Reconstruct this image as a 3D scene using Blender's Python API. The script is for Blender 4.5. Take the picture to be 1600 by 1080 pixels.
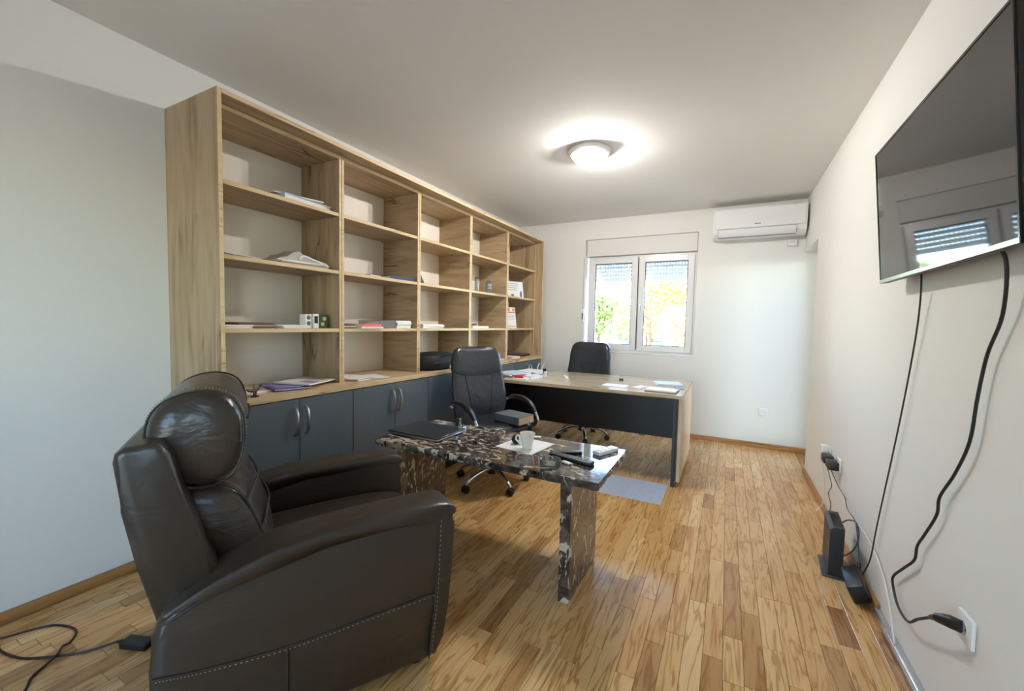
import bpy, bmesh, math, random
from mathutils import Vector, Matrix

for o in list(bpy.data.objects):
    bpy.data.objects.remove(o)
SC = bpy.context.scene
COL = SC.collection
rnd = random.Random(7)
R = math.radians
def lin(c):
    out = []
    for v in c:
        v /= 255.0
        out.append(v / 12.92 if v <= 0.04045 else ((v + 0.055) / 1.055) ** 2.4)
    return (*out, 1.0)

# ------------------------------------------------------------------ camera
cam = bpy.data.cameras.new('camera'); cam_o = bpy.data.objects.new('camera', cam); COL.objects.link(cam_o)
yaw, pit, rol, fpx = 0.481346, 0.0539613, 0.0208565, 642.244
fw = Vector((-math.sin(yaw) * math.cos(pit), math.cos(yaw) * math.cos(pit), -math.sin(pit)))
ri0 = Vector((math.cos(yaw), math.sin(yaw), 0)); up0 = ri0.cross(fw)
ri = math.cos(rol) * ri0 + math.sin(rol) * up0
up = -math.sin(rol) * ri0 + math.cos(rol) * up0
m = Matrix((ri, up, -fw)).transposed().to_4x4(); m.translation = (0, 0, 1.28)
cam_o.matrix_world = m
cam.sensor_width = 36; cam.lens = fpx / 1600 * 36; cam.clip_start = 0.02; cam.clip_end = 500
SC.camera = cam_o

# ------------------------------------------------------------------ world, sun, exposure
w = bpy.data.worlds.new('sky'); SC.world = w; w.use_nodes = True
wn = w.node_tree.nodes; wl = w.node_tree.links; wn.clear()
sky = wn.new('ShaderNodeTexSky'); sky.sky_type = 'NISHITA'; sky.sun_disc = False
sky.sun_elevation = R(42); sky.sun_rotation = R(-90); sky.air_density = 1.0; sky.dust_density = 0.4; sky.ozone_density = 3.0
bg = wn.new('ShaderNodeBackground'); bg.inputs['Strength'].default_value = 2.8
wo = wn.new('ShaderNodeOutputWorld'); wl.new(sky.outputs[0], bg.inputs[0]); wl.new(bg.outputs[0], wo.inputs[0])
sun = bpy.data.lights.new('sun', 'SUN'); sun.energy = 55.0; sun.angle = R(0.6); sun.color = (1.0, 0.93, 0.80)
sun_o = bpy.data.objects.new('sun', sun); COL.objects.link(sun_o)
sun_o.rotation_euler = Vector((0.78, 0.02, -0.62)).to_track_quat('-Z', 'Y').to_euler()
SC.view_settings.view_transform = 'Standard'; SC.view_settings.look = 'None'
SC.view_settings.gamma = 1.0; SC.view_settings.use_curve_mapping = False
SC.view_settings.exposure = 0.44
LAMP_W = 29.0

# ------------------------------------------------------------------ room numbers
XL, XR, YB, YF, ZC = -2.59, 0.665, 5.12, -2.2, 2.60

# ------------------------------------------------------------------ materials
MATS = {}
def mat(name, rgb=(200, 200, 200), rough=0.5, metal=0.0, spec=0.5, coat=0.0, coat_rough=0.1):
    if name in MATS: return MATS[name]
    M = bpy.data.materials.new(name); M.use_nodes = True; MATS[name] = M
    b = M.node_tree.nodes['Principled BSDF']
    b.inputs['Base Color'].default_value = lin(rgb); b.inputs['Roughness'].default_value = rough
    b.inputs['Metallic'].default_value = metal; b.inputs['Specular IOR Level'].default_value = spec
    b.inputs['Coat Weight'].default_value = coat; b.inputs['Coat Roughness'].default_value = coat_rough
    return M
def N(M, t, **kw):
    n = M.node_tree.nodes.new(t)
    for k, v in kw.items():
        if k in n.inputs: n.inputs[k].default_value = v
        else: setattr(n, k, v)
    return n
def LK(M, a, b): M.node_tree.links.new(a, b)
def BS(M): return M.node_tree.nodes['Principled BSDF']
def ramp(M, stops, interp='LINEAR'):
    r = N(M, 'ShaderNodeValToRGB'); cr = r.color_ramp; cr.interpolation = interp
    while len(cr.elements) < len(stops): cr.elements.new(0.5)
    for e, (p, c) in zip(cr.elements, stops): e.position = p; e.color = lin(c) if len(c) == 3 else c
    return r
def coords(M, scale=(1, 1, 1), loc=(0, 0, 0)):
    tc = N(M, 'ShaderNodeTexCoord'); mp = N(M, 'ShaderNodeMapping')
    mp.inputs['Scale'].default_value = scale; mp.inputs['Location'].default_value = loc
    LK(M, tc.outputs['Object'], mp.inputs[0]); return mp.outputs[0]
def bump(M, h, strength, dist=0.002):
    b = N(M, 'ShaderNodeBump', Strength=strength, Distance=dist); LK(M, h, b.inputs['Height']); LK(M, b.outputs[0], BS(M).inputs['Normal'])

def paint(name, rgb, rough=0.85, tex=0.12):
    M = mat(name, rgb, rough, spec=0.3)
    n = N(M, 'ShaderNodeTexNoise', Scale=220.0, Detail=4.0); LK(M, coords(M), n.inputs['Vector'])
    bump(M, n.outputs[0], tex, 0.001); return M
wall_m = paint('wall_paint', (236, 234, 228)); ceil_m = paint('ceiling_paint', (236, 233, 228), 0.9, 0.08)

def oak(name, axis, light=(196, 172, 138), mid=(178, 153, 119), dark=(144, 119, 90), loc=(0, 0, 0), rough=0.5):
    M = mat(name, mid, rough, spec=0.35)
    s = {'x': (0.9, 9, 9), 'y': (9, 0.9, 9), 'z': (9, 9, 0.9)}[axis]
    c = coords(M, s, loc)
    n = N(M, 'ShaderNodeTexNoise', Scale=1.6, Detail=8.0, Roughness=0.62, Distortion=1.1); LK(M, c, n.inputs['Vector'])
    r = ramp(M, [(0.28, dark), (0.45, mid), (0.68, light)]); LK(M, n.outputs[0], r.inputs[0])
    s2 = {'x': (0.35, 5, 5), 'y': (5, 0.35, 5), 'z': (5, 5, 0.35)}[axis]
    c2 = coords(M, s2, (3.1, 1.7, 4.2))
    n2 = N(M, 'ShaderNodeTexNoise', Scale=1.5, Detail=3.0, Roughness=0.5, Distortion=0.8); LK(M, c2, n2.inputs['Vector'])
    r2 = ramp(M, [(0.488, (255, 255, 255)), (0.5, (150, 128, 106)), (0.512, (255, 255, 255))]); LK(M, n2.outputs[0], r2.inputs[0])
    n3 = N(M, 'ShaderNodeTexNoise', Scale=1.3, Detail=1.0); LK(M, coords(M, (2, 2, 2), (9, 2, 1)), n3.inputs['Vector'])
    r3 = ramp(M, [(0.5, (0, 0, 0)), (0.62, (255, 255, 255))]); LK(M, n3.outputs[0], r3.inputs[0])
    mx = N(M, 'ShaderNodeMix', data_type='RGBA', blend_type='MULTIPLY')
    LK(M, r3.outputs[0], mx.inputs[0]); LK(M, r.outputs[0], mx.inputs[6]); LK(M, r2.outputs[0], mx.inputs[7])
    LK(M, mx.outputs[2], BS(M).inputs['Base Color']); bump(M, n.outputs[0], 0.12, 0.001); return M
oak_z = oak('oak_vertical_grain', 'z'); oak_y = oak('oak_long_grain', 'y', loc=(2, 5, 1)); oak_x = oak('oak_cross_grain', 'x', loc=(4, 1, 3))
oak_top = oak('oak_worktop', 'y', (222, 196, 154), (208, 178, 134), (178, 146, 104), loc=(1, 8, 2), rough=0.4)
desk_m = oak('pale_oak_desk', 'x', (206, 188, 164), (188, 168, 142), (156, 136, 112), loc=(6, 3, 2), rough=0.10)
desk_side_m = oak('pale_oak_panel', 'z', (222, 200, 178), (206, 184, 160), (170, 148, 122), loc=(6, 3, 2), rough=0.4)
skirt_m = oak('oak_skirting', 'y', (200, 152, 96), (176, 126, 74), (136, 92, 50), loc=(1, 1, 7), rough=0.3)
skirt_x = oak('oak_skirting_across', 'x', (200, 152, 96), (176, 126, 74), (136, 92, 50), loc=(1, 1, 7), rough=0.3)

oak_lit = oak('oak_lit_edge', 'y', (224, 198, 156), (212, 184, 140), (190, 160, 116), loc=(7, 2, 2))  # paler oak, lamp light on the front edges put into the colour
def board(a, b_, m, name, parent):
    o = MB().box(a, b_, .001).build(name, [m, oak_lit], parent, True)
    for p in o.data.polygons:
        if p.normal.x > .9: p.material_index = 1
    return o
# parquet
floor_m = mat('oak_parquet', (190, 150, 100), 0.17, spec=0.5)
def parquet():
    M = floor_m
    at = N(M, 'ShaderNodeAttribute', attribute_name='tone'); sp = N(M, 'ShaderNodeSeparateColor'); LK(M, at.outputs['Color'], sp.inputs[0])
    base = ramp(M, [(0.0, (156, 114, 70)), (0.15, (184, 140, 88)), (0.35, (208, 164, 106)), (0.65, (217, 176, 118)), (1.0, (231, 196, 142))])
    LK(M, sp.outputs[0], base.inputs[0])
    tc = N(M, 'ShaderNodeTexCoord'); mp = N(M, 'ShaderNodeMapping'); mp.inputs['Scale'].default_value = (15, 1.3, 1)
    off = N(M, 'ShaderNodeCombineXYZ'); mu = N(M, 'ShaderNodeMath', operation='MULTIPLY'); mu.inputs[1].default_value = 57.0
    mu2 = N(M, 'ShaderNodeMath', operation='MULTIPLY'); mu2.inputs[1].default_value = 31.0
    LK(M, sp.outputs[1], mu.inputs[0]); LK(M, sp.outputs[2], mu2.inputs[0])
    LK(M, mu.outputs[0], off.inputs[0]); LK(M, mu2.outputs[0], off.inputs[1]); LK(M, mu.outputs[0], off.inputs[2])
    LK(M, tc.outputs['Object'], mp.inputs[0]); ad = N(M, 'ShaderNodeVectorMath', operation='ADD')
    LK(M, mp.outputs[0], ad.inputs[0]); LK(M, off.outputs[0], ad.inputs[1])
    n = N(M, 'ShaderNodeTexNoise', Scale=1.0, Detail=3.0, Roughness=0.5, Distortion=0.5); LK(M, ad.outputs[0], n.inputs['Vector'])
    # growth rings: banded contours of a smooth stretched noise make the cathedral figure
    mm = N(M, 'ShaderNodeMath', operation='MULTIPLY'); mm.inputs[1].default_value = 46.0; LK(M, n.outputs[0], mm.inputs[0])
    sn = N(M, 'ShaderNodeMath', operation='SINE'); LK(M, mm.outputs[0], sn.inputs[0])
    rg = ramp(M, [(0.0, (206, 182, 152)), (0.18, (242, 234, 224)), (0.4, (254, 252, 250)), (1.0, (255, 255, 255))])
    mr = N(M, 'ShaderNodeMapRange'); mr.inputs[1].default_value = -1; LK(M, sn.outputs[0], mr.inputs[0]); LK(M, mr.outputs[0], rg.inputs[0])
    f = N(M, 'ShaderNodeTexNoise', Scale=7.0, Detail=5.0, Roughness=0.7); LK(M, ad.outputs[0], f.inputs['Vector'])
    rf = ramp(M, [(0.3, (226, 212, 194)), (0.5, (255, 255, 255))]); LK(M, f.outputs[0], rf.inputs[0])
    m1 = N(M, 'ShaderNodeMix', data_type='RGBA', blend_type='MULTIPLY'); m1.inputs[0].default_value = 0.85
    LK(M, base.outputs[0], m1.inputs[6]); LK(M, rg.outputs[0], m1.inputs[7])
    m2 = N(M, 'ShaderNodeMix', data_type='RGBA', blend_type='MULTIPLY'); m2.inputs[0].default_value = 0.6
    LK(M, m1.outputs[2], m2.inputs[6]); LK(M, rf.outputs[0], m2.inputs[7])
    LK(M, m2.outputs[2], BS(M).inputs['Base Color']); bump(M, f.outputs[0], 0.06, 0.0006)
parquet()

# marble
marble_m = mat('dark_marble', (60, 50, 44), 0.07, spec=0.6)
def marble():
    M = marble_m; c = coords(M, (1, 1, 1))
    w_ = N(M, 'ShaderNodeTexNoise', Scale=3.0, Detail=3.0); LK(M, c, w_.inputs['Vector'])
    ad = N(M, 'ShaderNodeVectorMath', operation='MULTIPLY_ADD'); ad.inputs[1].default_value = (0.12, 0.12, 0.12)
    LK(M, w_.outputs['Color'], ad.inputs[0]); LK(M, c, ad.inputs[2])
    b = N(M, 'ShaderNodeTexNoise', Scale=16.0, Detail=6.0, Roughness=0.6, Distortion=0.6); LK(M, ad.outputs[0], b.inputs['Vector'])
    br = ramp(M, [(0.3, (32, 27, 25)), (0.48, (62, 53, 48)), (0.6, (98, 88, 82)), (0.75, (58, 49, 46))]); LK(M, b.outputs[0], br.inputs[0])
    # white shell flecks, thicker towards the left end of the table
    v = N(M, 'ShaderNodeTexNoise', Scale=13.0, Detail=4.0, Roughness=0.55, Distortion=1.6); LK(M, coords(M, (1, 1.7, 0.7), (5, 3, 2)), v.inputs['Vector'])
    sx = N(M, 'ShaderNodeSeparateXYZ'); LK(M, c, sx.inputs[0])
    mr = N(M, 'ShaderNodeMapRange'); mr.inputs[1].default_value = -1.75; mr.inputs[2].default_value = -0.95; mr.inputs[3].default_value = 0.09; mr.inputs[4].default_value = -0.01
    LK(M, sx.outputs[0], mr.inputs[0])
    sz = N(M, 'ShaderNodeMath', operation='GREATER_THAN'); sz.inputs[1].default_value = 0.54; LK(M, sx.outputs[2], sz.inputs[0])
    ms = N(M, 'ShaderNodeMath', operation='MULTIPLY'); LK(M, sz.outputs[0], ms.inputs[0]); LK(M, mr.outputs[0], ms.inputs[1])
    sub = N(M, 'ShaderNodeMath', operation='ADD'); LK(M, v.outputs[0], sub.inputs[0]); LK(M, ms.outputs[0], sub.inputs[1])
    vr = ramp(M, [(0.575, (0, 0, 0)), (0.62, (255, 255, 255))]); LK(M, sub.outputs[0], vr.inputs[0])
    mx = N(M, 'ShaderNodeMix', data_type='RGBA'); LK(M, vr.outputs[0], mx.inputs[0]); LK(M, br.outputs[0], mx.inputs[6]); mx.inputs[7].default_value = lin((198, 186, 166))
    LK(M, mx.outputs[2], BS(M).inputs['Base Color'])
marble()

def leather(name, rgb, rough=0.38, wr=0.35):
    M = mat(name, rgb, rough, spec=0.5)
    n = N(M, 'ShaderNodeTexVoronoi', Scale=260.0); LK(M, coords(M), n.inputs['Vector'])
    n2 = N(M, 'ShaderNodeTexNoise', Scale=7.0, Detail=3.0, Distortion=0.8); LK(M, coords(M, (1, 1, 1.6)), n2.inputs['Vector'])
    b1 = N(M, 'ShaderNodeBump', Strength=wr, Distance=0.012); LK(M, n2.outputs[0], b1.inputs['Height'])
    b2 = N(M, 'ShaderNodeBump', Strength=0.12, Distance=0.0008); LK(M, n.outputs[0], b2.inputs['Height']); LK(M, b1.outputs[0], b2.inputs['Normal'])
    LK(M, b2.outputs[0], BS(M).inputs['Normal']); return M
taupe = leather('grey_brown_leather', (54, 47, 40), 0.34); taupe_soft = leather('creased_leather', (58, 51, 44), 0.29, 0.75)
seam_m = mat('dark_piping', (44, 40, 36), 0.55); stitch_m = mat('pale_stitching', (170, 164, 152), 0.7)
blackl = leather('black_leather', (42, 46, 52), 0.27, 0.4)
blackp = mat('black_plastic', (24, 24, 26), 0.42); blackg = mat('black_gloss_plastic', (16, 16, 18), 0.15)
chrome = mat('chrome', (215, 215, 218), 0.12, 1.0); steel = mat('brushed_steel', (190, 190, 188), 0.28, 1.0)
graphite = mat('graphite_laminate', (88, 96, 102), 0.34, spec=0.5); graph_in = mat('graphite_carcass', (40, 43, 47), 0.5)
blackboard = mat('black_laminate', (30, 30, 32), 0.4)
white_back = paint('white_back_board', (247, 240, 226), 0.6, 0.03)
pvc = mat('white_pvc', (238, 238, 238), 0.28); white_pl = mat('white_plastic', (236, 236, 234), 0.35)
shutter_m = mat('shutter_grey', (222, 224, 226), 0.5); box_m = paint('shutter_box_white', (230, 228, 223), 0.6, 0.02); dark_gap = mat('dark_rubber', (60, 60, 62), 0.7)
paper = mat('paper_white', (238, 236, 234), 0.8); paper_w = mat('paper_cream', (226, 216, 200), 0.8); paper_g = mat('paper_grey', (186, 180, 172), 0.8)
paper_b = mat('paper_pale_blue', (200, 214, 226), 0.7); lilac = mat('lilac_print', (150, 132, 190), 0.6); purple = mat('purple_print', (88, 66, 150), 0.55)
brown_c = mat('brown_cover', (110, 86, 72), 0.6); red_c = mat('red_cover', (196, 52, 56), 0.5); pink_c = mat('pink_cover', (232, 176, 176), 0.6)
coral_c = mat('coral_cover', (222, 96, 84), 0.5); navy_c = mat('navy_cover', (36, 40, 92), 0.4); greyf = mat('grey_folder', (110, 102, 98), 0.6)
green_c = mat('green_card', (74, 104, 48), 0.6); orange_c = mat('orange_print', (210, 140, 92), 0.6); blue_c = mat('blue_print', (74, 110, 168), 0.6); yellow_c = mat('yellow_print', (226, 200, 84), 0.6)
ink = mat('grey_ink', (150, 152, 160), 0.8); bookgrey = mat('grey_cloth', (92, 96, 100), 0.6); pages = mat('page_edges', (204, 180, 146), 0.85)
bronze = mat('dark_bronze', (72, 48, 32), 0.4, 0.3); laptop_m = mat('anthracite_metal', (58, 60, 64), 0.32, 0.6); fabric = mat('black_nylon', (20, 21, 24), 0.65)
screen_m = mat('tv_screen', (10, 11, 12), 0.04, spec=0.75); wire_m = mat('black_cord', (22, 22, 24), 0.5); wire_g = mat('grey_cord', (70, 76, 90), 0.5); wire_w = mat('white_cord', (228, 228, 228), 0.45)
foil = mat('silver_foil_trim', (214, 214, 216), 0.22, 0.85); led = mat('pale_marking', (190, 196, 190), 0.5)
cord_brown = mat('brown_cord', (46, 24, 22), 0.45); ceramic = mat('white_ceramic', (236, 230, 214), 0.2); cup_in = mat('coffee_rest', (120, 92, 62), 0.4)
def fn_foil():
    n = N(foil, 'ShaderNodeTexNoise', Scale=40.0, Detail=3.0); LK(foil, coords(foil, (1, 0.4, 1)), n.inputs['Vector']); bump(foil, n.outputs[0], 0.5, 0.002)
fn_foil()
def glassy(name, tint=(1, 1, 1, 1), gloss=0.08, rough=0.0):
    M = mat(name); nt = M.node_tree; nt.nodes.clear()
    t = N(M, 'ShaderNodeBsdfTransparent'); t.inputs[0].default_value = tint
    g = N(M, 'ShaderNodeBsdfGlossy'); g.inputs['Roughness'].default_value = rough
    lw = N(M, 'ShaderNodeFresnel'); lw.inputs[0].default_value = 1.45
    mx = N(M, 'ShaderNodeMixShader'); o = N(M, 'ShaderNodeOutputMaterial')
    LK(M, lw.outputs[0], mx.inputs[0]); LK(M, t.outputs[0], mx.inputs[1]); LK(M, g.outputs[0], mx.inputs[2]); LK(M, mx.outputs[0], o.inputs[0]); return M
pane_m = glassy('window_glass', (0.96, 0.98, 0.97, 1))
glass_m = glassy('clear_glass', (0.93, 0.96, 0.95, 1))
def milk():
    M = glass_m; o = [n for n in M.node_tree.nodes if n.type == 'OUTPUT_MATERIAL'][0]; src = o.inputs[0].links[0].from_socket
    d = N(M, 'ShaderNodeBsdfDiffuse'); d.inputs[0].default_value = (.85, .88, .87, 1); mx = N(M, 'ShaderNodeMixShader'); mx.inputs[0].default_value = .07
    LK(M, src, mx.inputs[1]); LK(M, d.outputs[0], mx.inputs[2]); LK(M, mx.outputs[0], o.inputs[0])
milk()
def dome():
    M = mat('lit_opal_glass'); M.node_tree.nodes.clear()
    t = N(M, 'ShaderNodeBsdfTransparent'); tl = N(M, 'ShaderNodeBsdfTranslucent'); tl.inputs[0].default_value = (1, 1, 1, 1)
    e = N(M, 'ShaderNodeEmission', Strength=1.0); e.inputs[0].default_value = (0.95, 1.0, 1.0, 1)
    mx = N(M, 'ShaderNodeMixShader'); mx.inputs[0].default_value = 0.07; ad = N(M, 'ShaderNodeAddShader'); o = N(M, 'ShaderNodeOutputMaterial')
    LK(M, t.outputs[0], mx.inputs[1]); LK(M, tl.outputs[0], mx.inputs[2]); LK(M, mx.outputs[0], ad.inputs[0]); LK(M, e.outputs[0], ad.inputs[1]); LK(M, ad.outputs[0], o.inputs[0]); return M
dome_m = dome()

# ------------------------------------------------------------------ mesh builder
def smooth_path(pts, n=6):
    P = [Vector(p) for p in pts]
    if len(P) < 3: return P
    out = []
    for i in range(len(P) - 1):
        a = P[i - 1] if i else P[0] * 2 - P[1]; b, c = P[i], P[i + 1]
        d = P[i + 2] if i + 2 < len(P) else P[-1] * 2 - P[-2]
        for k in range(n):
            t = k / n
            out.append(0.5 * ((2 * b) + (c - a) * t + (2 * a - 5 * b + 4 * c - d) * t * t + (-a + 3 * b - 3 * c + d) * t ** 3))
    out.append(P[-1]); return out
class MB:
    def __init__(s): s.bm = bmesh.new()
    def box(s, a, b, bev=0.0, rot=0.0, seg=1, mi=0):
        a, b = Vector(a), Vector(b); c = (a + b) / 2; d = b - a
        mt = Matrix.Translation(c) @ Matrix.Rotation(rot, 4, 'Z') @ Matrix.Diagonal((abs(d.x), abs(d.y), abs(d.z), 1))
        r = bmesh.ops.create_cube(s.bm, size=1, matrix=mt)
        fs = {f for v in r['verts'] for f in v.link_faces}
        for f in fs: f.material_index = mi
        if bev > 0:
            es = list({e for v in r['verts'] for e in v.link_edges})
            q = bmesh.ops.bevel(s.bm, geom=es, offset=bev, segments=seg, affect='EDGES', profile=0.5)
            for f in q['faces']: f.material_index = mi
        return s
    def tube(s, pts, rad, seg=8, smooth=6, flat=1.0, mi=0):
        P = smooth_path(pts, smooth) if smooth else [Vector(p) for p in pts]
        n = len(P); rr = rad if isinstance(rad, (list, tuple)) else [rad, rad]
        up = None; rings = []
        for i, p in enumerate(P):
            t = (P[min(i + 1, n - 1)] - P[max(i - 1, 0)]).normalized()
            if up is None:
                up = Vector((0, 0, 1)) if abs(t.z) < 0.9 else Vector((1, 0, 0))
            side = t.cross(up).normalized(); up = side.cross(t).normalized()
            u = i / max(n - 1, 1) * (len(rr) - 1); k = min(int(u), len(rr) - 2); r = rr[k] + (rr[k + 1] - rr[k]) * (u - k)
            rings.append([s.bm.verts.new(p + (side * math.cos(2 * math.pi * j / seg) + up * math.sin(2 * math.pi * j / seg) * flat) * r) for j in range(seg)])
        for A, B in zip(rings, rings[1:]):
            for j in range(seg):
                f = s.bm.faces.new((A[j], A[(j + 1) % seg], B[(j + 1) % seg], B[j])); f.material_index = mi
        s.bm.faces.new(rings[0][::-1]).material_index = mi; s.bm.faces.new(rings[-1]).material_index = mi
        return s
    def lathe(s, prof, c=(0, 0, 0), seg=24, axis='z', mi=0):
        rings = []; c = Vector(c)
        def pt(r, h, a):
            x, y = r * math.cos(a), r * math.sin(a)
            return c + {'z': Vector((x, y, h)), 'x': Vector((h, x, y)), 'y': Vector((y, h, x))}[axis]
        for r, h in prof:
            if r < 1e-5: rings.append([s.bm.verts.new(pt(0, h, 0))])
            else: rings.append([s.bm.verts.new(pt(r, h, 2 * math.pi * j / seg)) for j in range(seg)])
        for A, B in zip(rings, rings[1:]):
            for j in range(seg):
                k = (j + 1) % seg
                if len(A) == 1 and len(B) == 1: continue
                if len(A) == 1: f = s.bm.faces.new((A[0], B[k], B[j]))
                elif len(B) == 1: f = s.bm.faces.new((A[j], A[k], B[0]))
                else: f = s.bm.faces.new((A[j], A[k], B[k], B[j]))
                f.material_index = mi
        return s
    def loft(s, rings, cap=True, mi=0):
        RR = [[s.bm.verts.new(p) for p in r] for r in rings]; n = len(RR[0])
        for A, B in zip(RR, RR[1:]):
            for j in range(n): s.bm.faces.new((A[j], A[(j + 1) % n], B[(j + 1) % n], B[j])).material_index = mi
        if cap: s.bm.faces.new(RR[0][::-1]).material_index = mi; s.bm.faces.new(RR[-1]).material_index = mi
        return s
    def prism(s, poly, y0, y1, bev=0.0, seg=3, mi=0):
        """polygon in x-z extruded along y, outer loops rounded"""
        A = [s.bm.verts.new((x, y0, z)) for x, z in poly]; B = [s.bm.verts.new((x, y1, z)) for x, z in poly]; n = len(poly)
        fs = [s.bm.faces.new(A), s.bm.faces.new(B[::-1])]
        for j in range(n): fs.append(s.bm.faces.new((A[(j + 1) % n], A[j], B[j], B[(j + 1) % n])))
        if bev:
            es = [e for e in s.bm.edges if (e.verts[0] in A and e.verts[1] in A) or (e.verts[0] in B and e.verts[1] in B)]
            bmesh.ops.bevel(s.bm, geom=es, offset=bev, segments=seg, affect='EDGES', profile=0.5)
        return s
    def sphere(s, c, r, seg=16, mi=0, sc=(1, 1, 1)):
        q = bmesh.ops.create_uvsphere(s.bm, u_segments=seg, v_segments=seg // 2, radius=r, matrix=Matrix.Translation(Vector(c)) @ Matrix.Diagonal((*sc, 1)))
        for f in {f for v in q['verts'] for f in v.link_faces}: f.material_index = mi
        return s
    def xf(s, M): s.bm.transform(M); return s
    def build(s, name, mats, parent=None, world=False, ang=40, label=None):
        bmesh.ops.recalc_face_normals(s.bm, faces=s.bm.faces)
        me = bpy.data.meshes.new(name); s.bm.to_mesh(me); s.bm.free()
        for x in (mats if isinstance(mats, (list, tuple)) else [mats]): me.materials.append(x)
        me.polygons.foreach_set('use_smooth', [True] * len(me.polygons)); me.set_sharp_from_angle(angle=R(ang))
        o = bpy.data.objects.new(name, me); COL.objects.link(o)
        if parent is not None:
            o.parent = parent
            if world:
                top = parent
                o.matrix_parent_inverse = world_of(parent).inverted()
        if label: o['label'] = label
        return o
def world_of(o):
    mw = Matrix.LocRotScale(o.location, o.rotation_euler, o.scale)
    return (world_of(o.parent) @ o.matrix_parent_inverse @ mw) if o.parent else mw
def thing(name, label, cat, loc=(0, 0, 0), rz=0.0, group=None, rot=None):
    o = bpy.data.objects.new(name, None); COL.objects.link(o); o.empty_display_size = 0.05
    o.location = loc; o.rotation_euler = rot or (0, 0, rz); o['label'] = label; o['category'] = cat
    if group: o['group'] = group
    return o
def tag(o, label, cat, group=None):
    o['label'] = label; o['category'] = cat
    if group: o['group'] = group
    return o
def struct(o): o['kind'] = 'structure'; return o
def copy_tree(o, parent=None):
    c = o.copy(); COL.objects.link(c)
    if parent is not None: c.parent = parent
    for ch in list(o.children): copy_tree(ch, c)
    return c
def superell(hw, ht, n=24, e=3.2):
    out = []
    for j in range(n):
        a = 2 * math.pi * j / n; ca, sa = math.cos(a), math.sin(a)
        out.append((math.copysign(abs(ca) ** (2 / e), ca) * hw, math.copysign(abs(sa) ** (2 / e), sa) * ht))
    return out
def subsurf(o, lv=1):
    md = o.modifiers.new('subdivision', 'SUBSURF'); md.levels = lv; md.render_levels = lv; return o

# ================================================================== THE SETTING
fl = struct(MB().box((XL - .3, YF - .2, -.12), (XR + .5, YB + .25, -.008)).build('floor', mat('floor_bed', (90, 64, 40), 0.8)))
# oak strips: the 300 that show largest are parts of the floor, the rest are one part
def proj(p):
    d = Vector(p) - Vector((0, 0, 1.28)); z = d.dot(fw)
    if z < 0.2: return None
    return 800 + fpx * d.dot(ri) / z, 540 - fpx * d.dot(up) / z, z
strips = []
x = XL - .05; ncol = 0
W = 0.0705
ends_prev = []
while x < XR + .35:
    y = YF - rnd.random() * .4
    while y < YB + .05:
        l = rnd.choice([.26, .34, .42, .48, .54, .60]) * rnd.uniform(.95, 1.05)
        y1 = min(y + l, YB + .05)
        if y1 - y > .03: strips.append((x, max(y, YF - .1), x + W, y1))
        y += l
    x += W
strips = [s for s in strips if s[3] - s[1] > .02]
def covered(cx, cy):
    if cx < -2.11 and cy > 1.08: return True
    return False
sc = []
for s in strips:
    cx, cy = (s[0] + s[2]) / 2, (s[1] + s[3]) / 2; q = proj((cx, cy, 0)); sz = 0
    if q and -60 < q[0] < 1660 and q[1] < 1140 and not covered(cx, cy) and cx < XR: sz = (s[3] - s[1]) * W * 1.28 / q[2] ** 3
    if cx < -1.0 and 0.6 < cy < 1.6 and cx > -2.0: sz *= 0.05
    sc.append(sz)
order = sorted(range(len(strips)), key=lambda i: -sc[i])
def strip_bm(bm, s, lay):
    g = 0.0006; c = 0.0014; x0, y0, x1, y1 = s[0] + g, s[1] + g, s[2] - g, s[3] - g
    dz = rnd.uniform(-.0004, 0)
    lo = [bm.verts.new(p) for p in ((x0, y0, -.009), (x1, y0, -.009), (x1, y1, -.009), (x0, y1, -.009))]
    mi = [bm.verts.new(p) for p in ((x0, y0, dz - .0009), (x1, y0, dz - .0009), (x1, y1, dz - .0009), (x0, y1, dz - .0009))]
    hi = [bm.verts.new(p) for p in ((x0 + c, y0 + c, dz), (x1 - c, y0 + c, dz), (x1 - c, y1 - c, dz), (x0 + c, y1 - c, dz))]
    fs = [bm.faces.new(hi)]
    for a, b in ((lo, mi), (mi, hi)):
        for j in range(4): fs.append(bm.faces.new((a[j], a[(j + 1) % 4], b[(j + 1) % 4], b[j])))
    t = rnd.random(); t = 0.02 + 0.2 * rnd.random() if t < .10 else (0.78 + .22 * rnd.random() if t > .86 else .3 + .45 * rnd.random())
    col = (t, rnd.random(), rnd.random(), 1)
    for f in fs:
        for lp in f.loops: lp[lay] = col
def floor_obj(name, idx):
    bm = bmesh.new(); lay = bm.loops.layers.float_color.new('tone')
    for i in idx: strip_bm(bm, strips[i], lay)
    me = bpy.data.meshes.new(name); bm.to_mesh(me); bm.free(); me.materials.append(floor_m)
    o = bpy.data.objects.new(name, me); COL.objects.link(o); o.parent = fl; return o
for i in order[:298]: floor_obj('floor_strip', [i])
floor_obj('floor_strip_field', order[298:])['kind'] = 'stuff'

struct(MB().box((XL - .3, YF - .25, ZC), (XR + .7, YB + .25, ZC + .15)).build('ceiling', ceil_m))
struct(MB().box((XL - .2, YF - .2, 0), (XL, YB + .2, ZC)).build('wall_left', wall_m))
RE = 4.42   # where the right wall stops before the recess
VY0, VY1, VZ0, VZ1 = -1.5, -.75, 1.0, 2.15
b = MB(); b.box((XR, YF - .2, 0), (XR + .2, VY0, ZC)); b.box((XR, VY1, 0), (XR + .2, RE, ZC)); b.box((XR, VY0, 0), (XR + .2, VY1, VZ0)); b.box((XR, VY0, VZ1), (XR + .2, VY1, ZC)); b.box((XR, RE, 2.07), (XR + .2, YB, ZC)); struct(b.build('wall_right', wall_m))
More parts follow.
